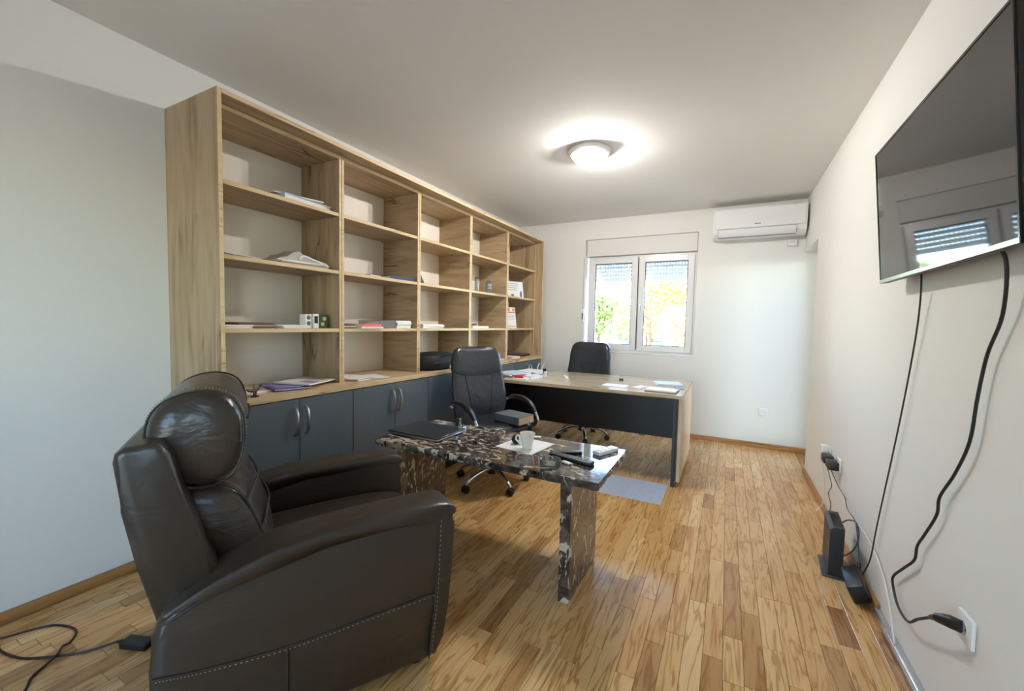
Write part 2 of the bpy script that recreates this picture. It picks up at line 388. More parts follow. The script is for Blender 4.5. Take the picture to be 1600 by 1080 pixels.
# door in the recess beside the window wall; glazing added as a daylight source
struct(MB().box((XR, YB, 0), (XR + .3, YB + .25, ZC)).build('wall_recess', wall_m))
d1 = struct(bpy.data.objects.new('door_1', None)); COL.objects.link(d1); d1.location = (XR + .17, 4.77, 0)
b = MB(); x0, x1, t = XR + .135, XR + .195, .085
b.box((x0, RE, .0), (x1, RE + t, 2.07), .004); b.box((x0, YB - t, .0), (x1, YB, 2.07), .004); b.box((x0, RE + t, .0), (x1, YB - t, .11), .004); b.box((x0, RE + t, 2.07 - t), (x1, YB - t, 2.07), .004)
b.build('door_frame', pvc, d1, True)
MB().box((x0 + .02, RE + t, .11), (x0 + .026, YB - t, 2.07 - t)).build('pane', pane_m, d1, True)
MB().tube([(x0, RE + .045, 1.06), (x0 - .04, RE + .045, 1.06), (x0 - .045, RE + .045, 1.03), (x0 - .04, RE + .045, .94)], .009).build('door_handle', steel, d1, True)
bal = struct(MB().box((XR + .2, 3.2, -.15), (XR + 2.6, 6.6, -.03)).build('added_balcony_floor', mat('added_balcony_tile', (150, 146, 140), .7)))  # unseen balcony, added outside the recess door to cut its daylight
struct(MB().box((XR + .2, 3.2, 2.35), (XR + 2.6, 6.6, 2.5)).build('sky_block_roof', wall_m))  # added overhang that holds back the sky above the door
struct(MB().box((XR + 2.5, 3.2, -.03), (XR + 2.6, 6.6, 1.75)).build('sky_block_screen', wall_m))  # added high screen, narrows the strip of sky reaching the door
# window wall with its opening
WX0, WX1, WZ0, WZ1 = -1.64, -0.333, 0.948, 2.355
b = MB(); b.box((XL - .2, YB, 0), (WX0, YB + .25, ZC)); b.box((WX1, YB, 0), (XR, YB + .25, ZC)); b.box((WX0, YB, 0), (WX1, YB + .25, WZ0)); b.box((WX0, YB, WZ1), (WX1, YB + .25, ZC))
struct(b.build('wall_window', wall_m))
# wall behind the camera with an added glazed door for fill daylight
BX0, BX1, BZ1 = -1.1, 0.1, 2.2
b = MB(); b.box((XL - .2, YF - .2, 0), (BX0, YF, ZC)); b.box((BX1, YF - .2, 0), (XR + .2, YF, ZC)); b.box((BX0, YF - .2, BZ1), (BX1, YF, ZC)); struct(b.build('wall_behind', wall_m))
d2 = struct(bpy.data.objects.new('fill_door', None)); COL.objects.link(d2); d2.location = ((BX0 + BX1) / 2, YF - .1, 0)
for k in range(2):
    x0 = BX0 + k * (BX1 - BX0) / 2; x1 = x0 + (BX1 - BX0) / 2
    b = MB(); b.box((x0, YF - .15, 0), (x0 + .09, YF - .08, BZ1)); b.box((x1 - .09, YF - .15, 0), (x1, YF - .08, BZ1)); b.box((x0 + .09, YF - .15, 0), (x1 - .09, YF - .08, .1)); b.box((x0 + .09, YF - .15, BZ1 - .09), (x1 - .09, YF - .08, BZ1))
    s_ = b.build('door_sash', pvc, d2, True)
    MB().box((x0 + .09, YF - .12, .1), (x1 - .09, YF - .114, BZ1 - .09)).build('pane', pane_m, s_, True)
w2 = struct(bpy.data.objects.new('fill_window', None)); COL.objects.link(w2); w2.location = (XR + .1, (VY0 + VY1) / 2, VZ0)  # unseen window, added in the right wall behind the camera for fill daylight
b = MB(); x0, x1, t = XR + .09, XR + .16, .075
b.box((x0, VY0, VZ0), (x1, VY0 + t, VZ1), .004); b.box((x0, VY1 - t, VZ0), (x1, VY1, VZ1), .004); b.box((x0, VY0 + t, VZ0), (x1, VY1 - t, VZ0 + t), .004); b.box((x0, VY0 + t, VZ1 - t), (x1, VY1 - t, VZ1), .004)
b.build('window_frame', pvc, w2, True)
MB().box((x0 + .03, VY0 + t, VZ0 + t), (x0 + .036, VY1 - t, VZ1 - t)).build('pane', pane_m, w2, True)
# skirting
struct(MB().box((XL, YF, 0), (XL + .016, 1.08, .052), .004).build('baseboard_left', skirt_m))
struct(MB().box((XL + .5, YB - .016, 0), (XR + .165, YB, .052), .004).build('baseboard_window', skirt_x))
struct(MB().box((XR - .018, 2.36, 0), (XR, RE, .05), .004).build('baseboard_right', skirt_m))
struct(MB().box((XR - .032, YF, 0), (XR, 2.355, .04), .012, seg=3).build('trim_1', foil))

# window_1
w1 = struct(bpy.data.objects.new('window_1', None)); COL.objects.link(w1); w1.location = ((WX0 + WX1) / 2, YB + .1, WZ0)
FY0, FY1 = YB + .055, YB + .125
MB().box((WX0 + .012, YB + .012, 2.145), (WX1 - .004, YB + .2, WZ1 - .003), .004).build('shutter_box', box_m, w1, True)
FX0, FX1, FZ0, FZ1 = WX0 + .03, WX1 - .006, WZ0 + .004, 2.14
fxm = (FX0 + FX1) / 2 - .012
b = MB(); t = .045
b.box((FX0, FY0, FZ0), (FX0 + t, FY1, FZ1), .004); b.box((FX1 - t, FY0, FZ0), (FX1, FY1, FZ1), .004)
b.box((FX0 + t, FY0, FZ0), (FX1 - t, FY1, FZ0 + t), .004); b.box((FX0 + t, FY0, FZ1 - t), (FX1 - t, FY1, FZ1), .004)
b.build('window_frame', pvc, w1, True)
MB().box((WX0 + .0, YB - .004, WZ0 - .012), (WX1, FY0 + .02, WZ0 + .004), .003).build('window_ledge', pvc, w1, True)
for k, (x0, x1) in enumerate(((FX0 + .02, fxm - .006), (fxm + .006, FX1 - .02))):
    sy0, sy1 = FY0 - .022, FY1 - .02; t = .072; z0, z1 = FZ0 + .022, FZ1 - .02
    b = MB(); b.box((x0, sy0, z0), (x0 + t, sy1, z1), .006); b.box((x1 - t, sy0, z0), (x1, sy1, z1), .006)
    b.box((x0 + t - .006, sy0, z0), (x1 - t + .006, sy1, z0 + t), .006); b.box((x0 + t - .006, sy0, z1 - t), (x1 - t + .006, sy1, z1), .006)
    sash = b.build('window_sash', pvc, w1, True)
    b = MB(); e = .006
    for a_, c_ in (((x0 + t, z0 + t), (x0 + t + e, z1 - t)), ((x1 - t - e, z0 + t), (x1 - t, z1 - t)), ((x0 + t, z0 + t), (x1 - t, z0 + t + e)), ((x0 + t, z1 - t - e), (x1 - t, z1 - t))):
        b.box((a_[0], sy0 + .012, a_[1]), (c_[0], sy0 + .03, c_[1]))
    b.build('gasket', dark_gap, sash, True)
    MB().box((x0 + t - .005, sy0 + .03, z0 + t - .005), (x1 - t + .005, sy0 + .036, z1 - t + .005)).build('pane', pane_m, sash, True)
    if k == 1:
        hx = x0 + .028
        b = MB(); b.box((hx - .014, sy0 - .012, 1.47), (hx + .014, sy0 + .002, 1.55), .004); b.tube([(hx, sy0 - .01, 1.53), (hx, sy0 - .05, 1.53), (hx, sy0 - .055, 1.5), (hx, sy0 - .05, 1.40)], .010)
        b.build('window_handle', white_pl, sash, True)
# dark joint strip between the sashes
MB().box((fxm - .006, FY0 - .006, FZ0 + .04), (fxm + .006, FY0 + .012, FZ1 - .03)).build('meeting_joint', dark_gap, w1, True)
# roller shutter, drawn partly down: each slat a part, light slots between the slats
SY = YB + .19
z = 2.13; 
for k in range(6):
    h = .037
    if k == 5: MB().box((FX0, SY - .008, z - .05), (FX1, SY + .008, z), .003).build('shutter_end_bar', shutter_m, w1, True); break
    b = MB(); b.box((FX0, SY - .006, z - h), (FX1, SY + .006, z), .002)
    xx = FX0
    while xx < FX1 - .02:
        b.box((xx, SY - .003, z - h - .011), (xx + .020, SY + .003, z - h)); xx += .034
    b.build('shutter_slat', shutter_m, w1, True); z -= h + .011

# ================================================================== OUTSIDE
GZ = -1.35
grass_m = mat('pale_paving', (134, 134, 132), 0.9); asphalt = mat('asphalt', (150, 150, 150), 0.9)
struct(MB().box((-90, -60, GZ - .1), (70, 150, GZ)).build('ground', grass_m))
struct(MB().box((-90, 46, GZ), (70, 58, GZ + .02)).build('road', asphalt))
leafmats = [mat('leaf_yellow_green', (204, 194, 96), 0.7), mat('leaf_green', (140, 158, 92), 0.7), mat('leaf_pale', (214, 208, 146), 0.7)]
bark = mat('bark', (110, 92, 74), 0.9)
def tree(x, y, h, r, lm, label, seed):
    g = random.Random(seed); t = thing('leafy_tree', label, 'tree', (x, y, GZ))
    b = MB(); b.tube([(0, 0, 0), (.05, .05, h * .3), (0, .1, h * .55), (.1, 0, h * .8)], [.16, .12, .06, .03], 7, 3)
    for k in range(5):
        a = g.random() * 6.28; b.tube([(0, .05, h * (.3 + .08 * k)), (math.cos(a) * r * .4, math.sin(a) * r * .4, h * (.42 + .08 * k)), (math.cos(a) * r * .7, math.sin(a) * r * .7, h * (.5 + .08 * k))], [.05, .03, .015], 5, 3)
    b.build('trunk', bark, t)
    bm = bmesh.new()
    blobs = [(g.gauss(0, r * .38), g.gauss(0, r * .38), h * g.uniform(.42, .92), r * g.uniform(.28, .5)) for _ in range(16)]
    for k in range(2200):
        bx, by, bz, br = blobs[k % 16]
        v = Vector((g.gauss(0, 1), g.gauss(0, 1), g.gauss(0, 1))).normalized() * br * (g.random() ** .4)
        c = Vector((bx, by, bz)) + v; s = g.uniform(.09, .2)
        u = Vector((g.gauss(0, 1), g.gauss(0, 1), g.gauss(0, 1))).normalized(); w2 = u.orthogonal().normalized()
        bm.faces.new([bm.verts.new(c + u * s), bm.verts.new(c + w2 * s * .6), bm.verts.new(c - u * s), bm.verts.new(c - w2 * s * .6)])
    q = MB(); q.bm.free(); q.bm = bm; q.build('foliage', lm, t, ang=1)['kind'] = 'stuff'
tree(-4.2, 26, 5.6, 2.6, leafmats[0], 'yellow green tree outside, behind the right window pane', 3)
tree(-1.4, 22, 3.6, 1.5, leafmats[2], 'small pale tree outside at the right edge of the window', 4)
tree(-8.5, 30, 5.0, 2.2, leafmats[1], 'green tree outside, behind the left window pane', 5)
tree(-6.4, 38, 4.4, 2.0, leafmats[2], 'pale tree far outside, seen between the two window sashes', 6)
tree(-12.5, 34, 5.2, 2.6, leafmats[0], 'yellow green tree outside at the left edge of the window', 8)
tree(2.6, 34, 6.0, 2.8, leafmats[1], 'green tree outside, right of the window opening', 9)
def car(x, y, rz, paint_, label):
    t = thing('parked_car', label, 'car', (x, y, GZ + .02), rz)
    def ring(x_, hw, z0, z1): return [Vector((x_, -hw, z0)), Vector((x_, hw, z0)), Vector((x_, hw * .98, (z0 + z1) / 2)), Vector((x_, hw * .9, z1)), Vector((x_, -hw * .9, z1)), Vector((x_, -hw * .98, (z0 + z1) / 2))]
    MB().loft([ring(-2.05, .7, .35, .75), ring(-1.95, .84, .25, .92), ring(-.9, .88, .22, .95), ring(.9, .88, .22, .95), ring(1.9, .82, .25, .82), ring(2.1, .66, .35, .68)]).build('body', paint_, t)
    MB().loft([ring(-1.75, .72, .9, .96), ring(-1.2, .7, .9, 1.42), ring(.15, .7, .9, 1.44), ring(1.0, .74, .9, .96)]).build('cabin_glass', blackg, t)
    MB().box((-1.15, -.6, 1.42), (.12, .6, 1.46), .01).build('roof', paint_, t)
    for sx in (-1.3, 1.3):
        for sy in (-.8, .8): MB().lathe([(0, -.1), (.3, -.1), (.31, 0), (.3, .1), (0, .1)], (sx, sy, .31), 16, 'y').build('wheel', blackp, t)
car(-10.4, 50, R(80), mat('car_blue', (86, 140, 186), 0.3), 'pale blue car parked outside, behind the left window pane')
car(-7.0, 48, R(100), mat('car_teal', (104, 168, 188), 0.3), 'teal car outside at the left edge of the right window pane')
car(-3.6, 50, R(85), mat('car_silver_blue', (140, 178, 206), 0.3), 'silver blue car outside, behind the right window pane')

# ================================================================== BOOKCASE
BY = [1.10, 1.848, 2.596, 3.344, 4.092, 4.84]
XI, XO, XD = -2.21, -2.11, -2.105
ZW0, ZW1 = .838, .872
ordn = ['nearest the armchair', 'second from the armchair', 'in the middle of the row', 'second from the window wall', 'nearest the window wall']
su = thing('bookcase_surround', 'tall oak surround framing the whole shelving wall, with side panels and a top board', 'surround', (XL + .24, 2.97, 0))
board((XL, 1.078, 0), (XO, 1.0985, 2.335), oak_z, 'side_panel', su)
board((XL, 4.8415, 0), (XO, 4.863, 2.335), oak_z, 'side_panel', su)
board((XL, 1.0985, 2.313), (XO, 4.8415, 2.335), oak_y, 'top_panel', su)
for k in range(5):
    y0, y1 = BY[k] + .0008, BY[k + 1] - .0008
    c = thing('base_cabinet', ['graphite two-door cabinet behind the armchair, first of the row', 'graphite two-door cabinet behind the marble table, second of the row', 'graphite two-door cabinet behind the office chair with armrests, under the black bag',
        'graphite two-door cabinet under the paper pile end of the desk', 'graphite two-door cabinet at the window wall, behind the desk'][k], 'cabinet', (XL + .24, (y0 + y1) / 2, 0), group='graphite base cabinets under the shelves')
    MB().box((XL + .002, y0, .0), (XD - .022, y1, ZW0)).build('body', graph_in, c, True)
    ym = (y0 + y1) / 2
    for s, (a, bq) in enumerate(((y0 + .002, ym - .0012), (ym + .0012, y1 - .002))):
        d = MB().box((XD - .02, a, .07), (XD, bq, ZW0 - .005), .0015).build('door', graphite, c, True)
        hy = ym + (.033 if s else -.033); pts = [(XD - .001, hy, .79), (XD + .018, hy, .782), (XD + .030, hy, .75), (XD + .034, hy, .71), (XD + .030, hy, .67), (XD + .018, hy, .638), (XD - .001, hy, .63)]
        MB().tube(pts, [.0045, .006, .0085, .0085, .0085, .006, .0045], 8, 4).build('handle', steel, d, True)
tag(MB().box((XL + .002, 1.0995, ZW0), (XD + .004, 4.8405, ZW1), .002).build('worktop', oak_top), 'long light oak worktop lying on the graphite cabinets', 'worktop')
SH = [1.213, 1.582, 1.944]
for k in range(5):
    y0, y1 = BY[k] + .0012, BY[k + 1] - .0012; t = .018
    u = thing('shelf_unit', ['oak shelf unit %s, with ' % ordn[k] + q for q in ('green cartons and magazines', 'a red booklet', 'the black bag at its foot', 'two glass plaques', 'two upright certificates')][k], 'shelves', (XL + .2, (y0 + y1) / 2, ZW1), group='oak shelf units on the worktop')
    gm = oak_z if k in (0, 4) else oak_x
    board((XL + .012, y0, ZW1), (XI, y0 + t, 2.312), gm if k else oak_z, 'side_panel', u)
    board((XL + .012, y1 - t, ZW1), (XI, y1, 2.312), gm, 'side_panel', u)
    board((XL + .012, y0 + t, 2.29), (XI, y1 - t, 2.312), oak_y, 'top_panel', u)
    for zz in SH: board((XL + .012, y0 + t, zz - .011), (XI - .002, y1 - t, zz + .011), oak_y, 'shelf', u)
    MB().box((XL + .002, y0, ZW1), (XL + .012, y1, 2.312)).build('back_panel', white_back, u, True)
S1, S2, S3 = SH[2] + .011, SH[1] + .011, SH[0] + .011

# ------------------------------------------------------------------ paper things
def slab(w, d, h, bev=.0006): return MB().box((-w / 2, -d / 2, 0), (w / 2, d / 2, h), bev)
def stack(name, label, cat, loc, w, d, layers, rz=0, jit=.03, group=None):
    """a pile that lies as one; each visible sheaf is a part. layers: (part, height, material)"""
    t = thing(name, label, cat, loc, rz, group); z = 0; g = random.Random(hash(label) % 9999 if False else len(label) * 7 + int(loc[1] * 100))
    for nm, h, mt in layers:
        o = slab(w * g.uniform(.93, 1), d * g.uniform(.93, 1), h).build(nm, mt, t)
        o.location = (g.uniform(-.006, .006), g.uniform(-.006, .006), z); o.rotation_euler = (0, 0, g.uniform(-jit, jit)); z += h
    return t
def magazine(label, loc, w, d, h, cover, rz=0, tilt=(0, 0), group=None, name='magazine', cat='magazine', panels=()):
    t = thing(name, label, cat, loc, group=group, rot=(tilt[0], tilt[1], rz))
    MB().box((-w / 2 + .002, -d / 2 + .002, .0008), (w / 2 - .001, d / 2 - .002, h - .0008)).build('pages', paper, t)
    b = MB(); b.box((-w / 2, -d / 2, 0), (w / 2, d / 2, .0008)); b.box((-w / 2, -d / 2, h - .0008), (w / 2, d / 2, h)); b.box((-w / 2, -d / 2, .0008), (-w / 2 + .002, d / 2, h - .0008)); b.build('cover', cover, t)
    for (a0, b0, a1, b1, pm) in panels: MB().box((a0 * w, b0 * d, h), (a1 * w, b1 * d, h + .0004)).build('printed_panel', pm, t)
    return t
def binder(label, loc, w, d, h, cover, rz=0, group=None, name='folder', cat='folder', tilt=(0, 0)):
    t = thing(name, label, cat, loc, group=group, rot=(tilt[0], tilt[1], rz))
    b = MB(); b.box((-w / 2, -d / 2, 0), (w / 2, d / 2, .003)); b.box((-w / 2, -d / 2, h - .003), (w / 2, d / 2, h)); b.box((-w / 2, -d / 2, .003), (w / 2, -d / 2 + .003, h - .003)); b.build('cover', cover, t)
    MB().box((-w / 2 + .008, -d / 2 + .004, .003), (w / 2 - .008, d / 2 - .01, h - .004)).build('sheets', paper, t); return t

# nearest unit, top shelf
binder('pale blue box folder lying on the top shelf nearest the armchair', (-2.37, 1.64, S1), .25, .33, .036, paper_b, R(4))
magazine('white sheet folder slanting on top of the pale blue box folder', (-2.37, 1.60, S1 + .037), .23, .31, .006, paper, R(-3), (R(3), 0), name='document_folder', cat='folder')
# second shelf
stack('paper_sheaf', 'thin sheaf of grey papers at the left of the second shelf', 'papers', (-2.36, 1.24, S2), .24, .20, [('sheet', .004, paper_g), ('sheet', .003, brown_c), ('sheet', .004, paper)], R(10))
stack('paper_sheaf', 'flat pile of old papers under the folded newspaper', 'papers', (-2.37, 1.63, S2), .25, .31, [('sheet', .008, paper_w), ('sheet', .006, paper_g), ('sheet', .007, paper_w), ('sheet', .005, paper)], R(-4), .06)
nt = thing('newspaper', 'folded grey newspaper peaked on the pile of the second shelf', 'newspaper', (-2.37, 1.62, S2 + .0265), R(-2))
b = MB(); b.loft([[Vector((x_, y_, z_)) for y_, z_ in ((-.15, 0), (.16, 0), (.15, .012), (.02, .03 + q), (-.03, .06 + q), (-.07, .045), (-.1, .02), (-.15, .005))] for x_, q in ((-.11, -.006), (-.04, .006), (.04, .004), (.11, -.002))]); b.build('fold', paper_g, nt)
MB().tube([(.112, -.03, .012), (.112, .0, .035), (.112, .06, .02), (.112, .12, .008)], .006, 6, 3).build('inner_fold', paper, nt)
# third shelf
stack('magazine_pile', 'white magazines at the left end of the third shelf', 'magazines', (-2.34, 1.21, S3), .22, .17, [('magazine', .006, paper), ('magazine', .005, pink_c), ('magazine', .007, paper)], R(8), .08)
stack('magazine_pile', 'brown covered magazines in the middle of the third shelf', 'magazines', (-2.40, 1.37, S3), .24, .19, [('magazine', .010, brown_c), ('magazine', .008, paper_g), ('magazine', .012, brown_c)], R(-6), .06)
stack('paper_sheaf', 'white papers lying beside the green cartons', 'papers', (-2.35, 1.545, S3), .22, .15, [('sheet', .006, paper), ('sheet', .007, paper_w), ('sheet', .006, paper)], R(3), .05)
def carton(label, loc, w, d, h, m, rz, spots):
    t = thing('small_carton', label, 'box', loc, rz, 'small cartons on the third shelf'); slab(w, d, h, .001).build('carton', m, t)
    for (px, pz, r_, pm) in spots: MB().lathe([(0, 0), (r_, 0), (r_, .0008), (0, .0008)], (w / 2, px, pz), 14, 'x').build('round_emblem', pm, t)
    return t
carton('white and green carton with round emblems, left of the three', (-2.30, 1.655, S3), .05, .045, .085, white_pl, R(6), [(0, .065, .014, green_c), (0, .03, .014, green_c)])
k = carton('narrow white carton with a black window, middle of the three', (-2.29, 1.703, S3), .05, .035, .088, white_pl, R(-3), [])
MB().box((.0255, -.012, .03), (.0262, .012, .075)).build('dark_window', blackp, k)
carton('plain green carton with pale emblems, right of the three', (-2.31, 1.765, S3), .055, .065, .086, green_c, R(-8), [(.012, .06, .013, paper_w), (.0, .026, .012, paper_w)])
# worktop, first bay
magazine('grey printed magazine at the bottom of the worktop pile', (-2.36, 1.50, ZW1), .21, .28, .006, paper_g, R(62), group=None)
magazine('purple covered magazine sticking out of the worktop pile', (-2.30, 1.52, ZW1 + .0065), .20, .27, .007, purple, R(75), panels=[(-.4, -.4, .3, -.1, lilac)])
magazine('lilac magazine crosswise near the top of the worktop pile', (-2.34, 1.60, ZW1 + .014), .21, .28, .006, lilac, R(30))
magazine('large pale printed magazine on top of the worktop pile', (-2.30, 1.66, ZW1 + .021), .22, .30, .008, paper_w, R(22), (R(-1), R(1.5)), panels=[(-.45, -.42, -.05, .1, paper), (0, -.3, .42, -.05, lilac), (-.1, .12, .4, .4, paper_g)])
stack('paper_sheaf', 'white papers beside the armchair headrest, under the bronze figurine', 'papers', (-2.26, 1.24, ZW1), .16, .20, [('sheet', .004, paper), ('sheet', .004, pink_c), ('sheet', .004, paper)], R(20), .05)
fg = thing('figurine', 'small dark bronze winged figurine standing near the worktop edge', 'figurine', (-2.15, 1.255, ZW1), R(15))
MB().lathe([(0, 0), (.022, 0), (.02, .006), (.008, .01), (.006, .02), (0, .02)], seg=14).build('foot', bronze, fg)
b = MB(); b.tube([(0, -.004, .012), (0, -.008, .03)], .004, 6, 0); b.tube([(0, .008, .012), (0, .006, .03)], .004, 6, 0); b.tube([(.0, -.05, .042), (.0, -.02, .034), (0, .01, .034), (0, .03, .042), (.0, .055, .054)], [.005, .009, .008, .006, .003], 8, 4); b.build('wings', bronze, fg)
# second unit
magazine('sheet of white paper at the left of the second unit, third shelf up', (-2.38, 1.96, S2), .21, .16, .003, paper, R(5), name='paper_sheet', cat='paper')
magazine('thin brown notebook on the second unit beside the navy book', (-2.28, 2.14, S2), .12, .11, .008, brown_c, R(4), name='notebook', cat='notebook')
binder('navy blue book lying on the second unit near its right side', (-2.33, 2.43, S2), .24, .21, .026, navy_c, R(86), name='book', cat='book')
magazine('dark flat booklet under the edge of the navy book', (-2.42, 2.27, S2), .2, .10, .008, blackp, R(2), name='booklet', cat='booklet')
stack('paper_sheaf', 'brown stack of papers left of the red booklet', 'papers', (-2.36, 1.94, S3), .23, .11, [('sheet', .007, brown_c), ('sheet', .008, paper_w), ('sheet', .006, brown_c)], 0, .03)
magazine('coral red booklet on the third shelf of the second unit', (-2.31, 2.10, S3 + .013), .20, .19, .017, coral_c, R(183), name='booklet', cat='booklet')
magazine('flat cream booklet under the coral red one', (-2.30, 2.10, S3), .21, .20, .012, paper_w, R(-1), name='booklet', cat='booklet')
binder('thick grey folder leaning open beside the coral booklet', (-2.36, 2.285, S3 + .002), .16, .23, .055, greyf, R(90))
stack('paper_sheaf', 'tall white stack of papers at the right of the second unit', 'papers', (-2.34, 2.455, S3), .22, .16, [('sheet', .016, paper), ('sheet', .012, paper_w), ('sheet', .018, paper), ('sheet', .012, paper)], R(-2), .05)
stack('paper_sheaf', 'white papers on the worktop of the second unit, left pile', 'papers', (-2.32, 1.99, ZW1), .30, .20, [('sheet', .004, paper), ('sheet', .004, pink_c), ('sheet', .004, paper), ('sheet', .003, paper)], R(12), .08)
stack('paper_sheaf', 'pinkish papers on the worktop of the second unit, right pile', 'papers', (-2.24, 2.15, ZW1), .22, .12, [('sheet', .003, paper), ('sheet', .003, pink_c), ('sheet', .003, paper)], R(-20), .08)
# third unit
pf = thing('picture_stand', 'small black card stand leaning at the left of the third unit', 'stand', (-2.245, 2.655, S2), R(0))
MB().prism([(-.05, 0), (.02, 0), (.02, .004), (-.03, .075), (-.036, .072), (-.04, .006), (-.05, .004)], -.022, .022).xf(Matrix.Rotation(R(90), 4, 'Z')).build('easel', blackp, pf)
MB().box((-.018, -.022, .006), (.018, -.019, .07)).build('card', blackg, pf)
stack('paper_sheaf', 'white block of papers on the third shelf of the third unit', 'papers', (-2.34, 2.83, S3), .21, .29, [('sheet', .014, paper), ('sheet', .012, paper), ('sheet', .008, paper)], 0, .02)
bg_ = thing('laptop_bag', 'black nylon laptop bag lying on the worktop in the third unit', 'bag', (-2.275, 2.865, ZW1), R(0))
def pillow(sec, s, e=2.6, n=28):  # sec: list of (z, hx, hy)
    return [[Vector((px, py, z_)) for px, py in superell(hx, hy, n, e)] for z_, hx, hy in sec]
MB().loft(pillow([(0, .13, .19), (.012, .155, .225), (.04, .165, .24), (.09, .165, .24), (.122, .15, .222), (.138, .10, .16)], 0)).build('bag_body', fabric, bg_)
MB().tube([(.166, -.2, .065), (.171, -.1, .067), (.171, .1, .067), (.166, .2, .065)], .004, 6, 3).build('zip', seam_m, bg_)
MB().tube([(.155, -.09, .115), (.185, -.06, .13), (.19, .0, .135), (.185, .06, .13), (.155, .09, .115)], .008, 8, 4).build('carry_handle', fabric, bg_)
b = MB(); b.lathe([(.007, -.003), (.011, -.003), (.011, .003), (.007, .003), (.007, -.003)], (.173, .02, .04), 14, 'x'); b.tube([(.172, .02, .028), (.173, .02, .012)], .004, 6, 0); b.tube([(.171, .005, .012), (.173, .04, .014)], .004, 6, 0); b.build('clasp', chrome, bg_, label='silver clasp')
stack('paper_sheaf', 'white papers piled behind and under the safety goggles', 'papers', (-2.515, 2.755, ZW1), .10, .20, [('sheet', .05, paper), ('sheet', .05, paper_w), ('sheet', .045, paper)], 0, .02)
gg = thing('goggles', 'clear safety goggles resting on the papers behind the black bag', 'goggles', (-2.50, 2.745, ZW1 + .146), R(6))
for s in (-1, 1): MB().lathe([(.026, -.012), (.03, -.012), (.032, .012), (.028, .012), (.026, -.012)], (0, s * .034, .032), 20, 'x').build('rim', white_pl, gg)
for s in (-1, 1): MB().lathe([(0, 0), (.027, 0), (.027, .002), (0, .002)], (0.006, s * .034, .032), 20, 'x').build('lens', glass_m, gg)
MB().tube([(0, -.065, .032), (-.05, -.07, .03)], .004, 6, 0).tube([(0, .065, .032), (-.05, .07, .03)], .004, 6, 0).tube([(.0, -.01, .036), (.004, 0, .04), (0, .01, .036)], .004, 6, 2).build('frame', white_pl, gg)
# fourth unit
def plaque(label, loc, rz, h):
    t = thing('glass_plaque', label, 'trophy', loc, rz, 'glass plaques in the fourth unit')
    MB().box((-.02, -.05, 0), (.02, .05, .014), .002).build('base', glass_m, t)
    b = MB(); b.prism([(-.045, .014), (.045, .014), (.05, h * .6), (.045, h * .88), (.02, h * .82), (0, h * .92), (-.025, h * .95), (-.047, h * .8)], -.008, .008, .002, 1); b.xf(Matrix.Rotation(R(90), 4, 'Z')); b.build('glass_panel', glass_m, t)
    b = MB()
    for q in (.35, .45, .55, .65): b.box((.0085, -.028, h * q), (.0092, .028, h * q + .004))
    b.build('etched_lines', paper_b, t)
plaque('tall clear glass plaque, left one of the two', (-2.30, 3.60, S2), R(10), .165); plaque('clear glass plaque with a notched top, right one of the two', (-2.29, 3.83, S2), R(-12), .15)
stack('paper_sheaf', 'white envelopes lying on the third shelf of the fourth unit', 'papers', (-2.33, 3.58, S3), .20, .32, [('sheet', .010, paper), ('sheet', .010, paper)], 0, .02)
kb = thing('eyeglasses', 'dark folded eyeglasses lying on the white envelopes', 'glasses', (-2.30, 3.56, S3 + .0205), R(8))
b = MB(); b.tube([(0, -.06, .012), (.005, -.03, .022), (.005, 0, .014), (.005, .03, .022), (0, .06, .012)], .004, 6, 3); b.tube([(0, -.06, .012), (-.03, .05, .006)], .003, 6, 0); b.tube([(0, .06, .012), (-.02, -.05, .006)], .003, 6, 0); b.build('frame', mat('olive_frame', (58, 66, 48), .4), kb)
magazine('purple book on the worktop of the fourth unit', (-2.27, 3.90, ZW1), .16, .26, .014, lilac, R(6), name='book', cat='book')
stack('paper_sheaf', 'pale papers beside the purple book', 'papers', (-2.23, 3.68, ZW1), .18, .16, [('sheet', .006, paper), ('sheet', .006, paper_w)], R(10), .05)
# fifth unit
def cert(label, loc, w, h, rz, deco):
    t = thing('certificate', label, 'certificate', loc, rot=(0, R(-10), rz)); MB().box((-.004, -w / 2, 0), (.004, w / 2, h), .001).build('card', paper, t)
    for nm, a0, z0, a1, z1, pm in deco: MB().box((.004, a0 * w, z0 * h), (.0048, a1 * w, z1 * h)).build(nm, pm, t)
cert('white landscape certificate with a blue figure, standing in the fifth unit', (-2.30, 4.40, S2), .33, .195, R(-25), [('emblem', -.07, .06, .04, .2, greyf), ('blue_figure', .33, .04, .42, .32, blue_c), ('blue_figure', .36, .32, .41, .42, blue_c), ('ribbon', -.49, .6, -.45, .95, navy_c)] + [('text_line', -.38 + .03 * i, .84 - .13 * i, .3 - .04 * i, .875 - .13 * i, ink) for i in range(4)])
cert('portrait certificate with an orange heading, standing below the landscape one', (-2.29, 4.30, S3), .22, .25, R(-25), [('heading', -.46, .72, .46, .78, orange_c), ('medallion', -.12, .8, .12, .96, orange_c), ('medallion', -.44, .82, -.3, .94, orange_c), ('medallion', .3, .82, .44, .94, orange_c), ('seal', -.32, .2, -.12, .36, yellow_c), ('footer', -.46, .06, .46, .1, orange_c)] + [('text_line', -.4, .62 - .07 * i, .4, .635 - .07 * i, ink) for i in range(4)])
lt = thing('laptop', 'closed dark laptop on the worktop of the fifth unit', 'laptop', (-2.36, 4.66, ZW1), R(4))
MB().box((-.12, -.15, .002), (.12, .15, .016), .003).build('base', blackp, lt); MB().box((-.12, -.15, .0165), (.12, .15, .023), .003).build('lid', mat('brown_lid', (96, 84, 84), .4), lt)
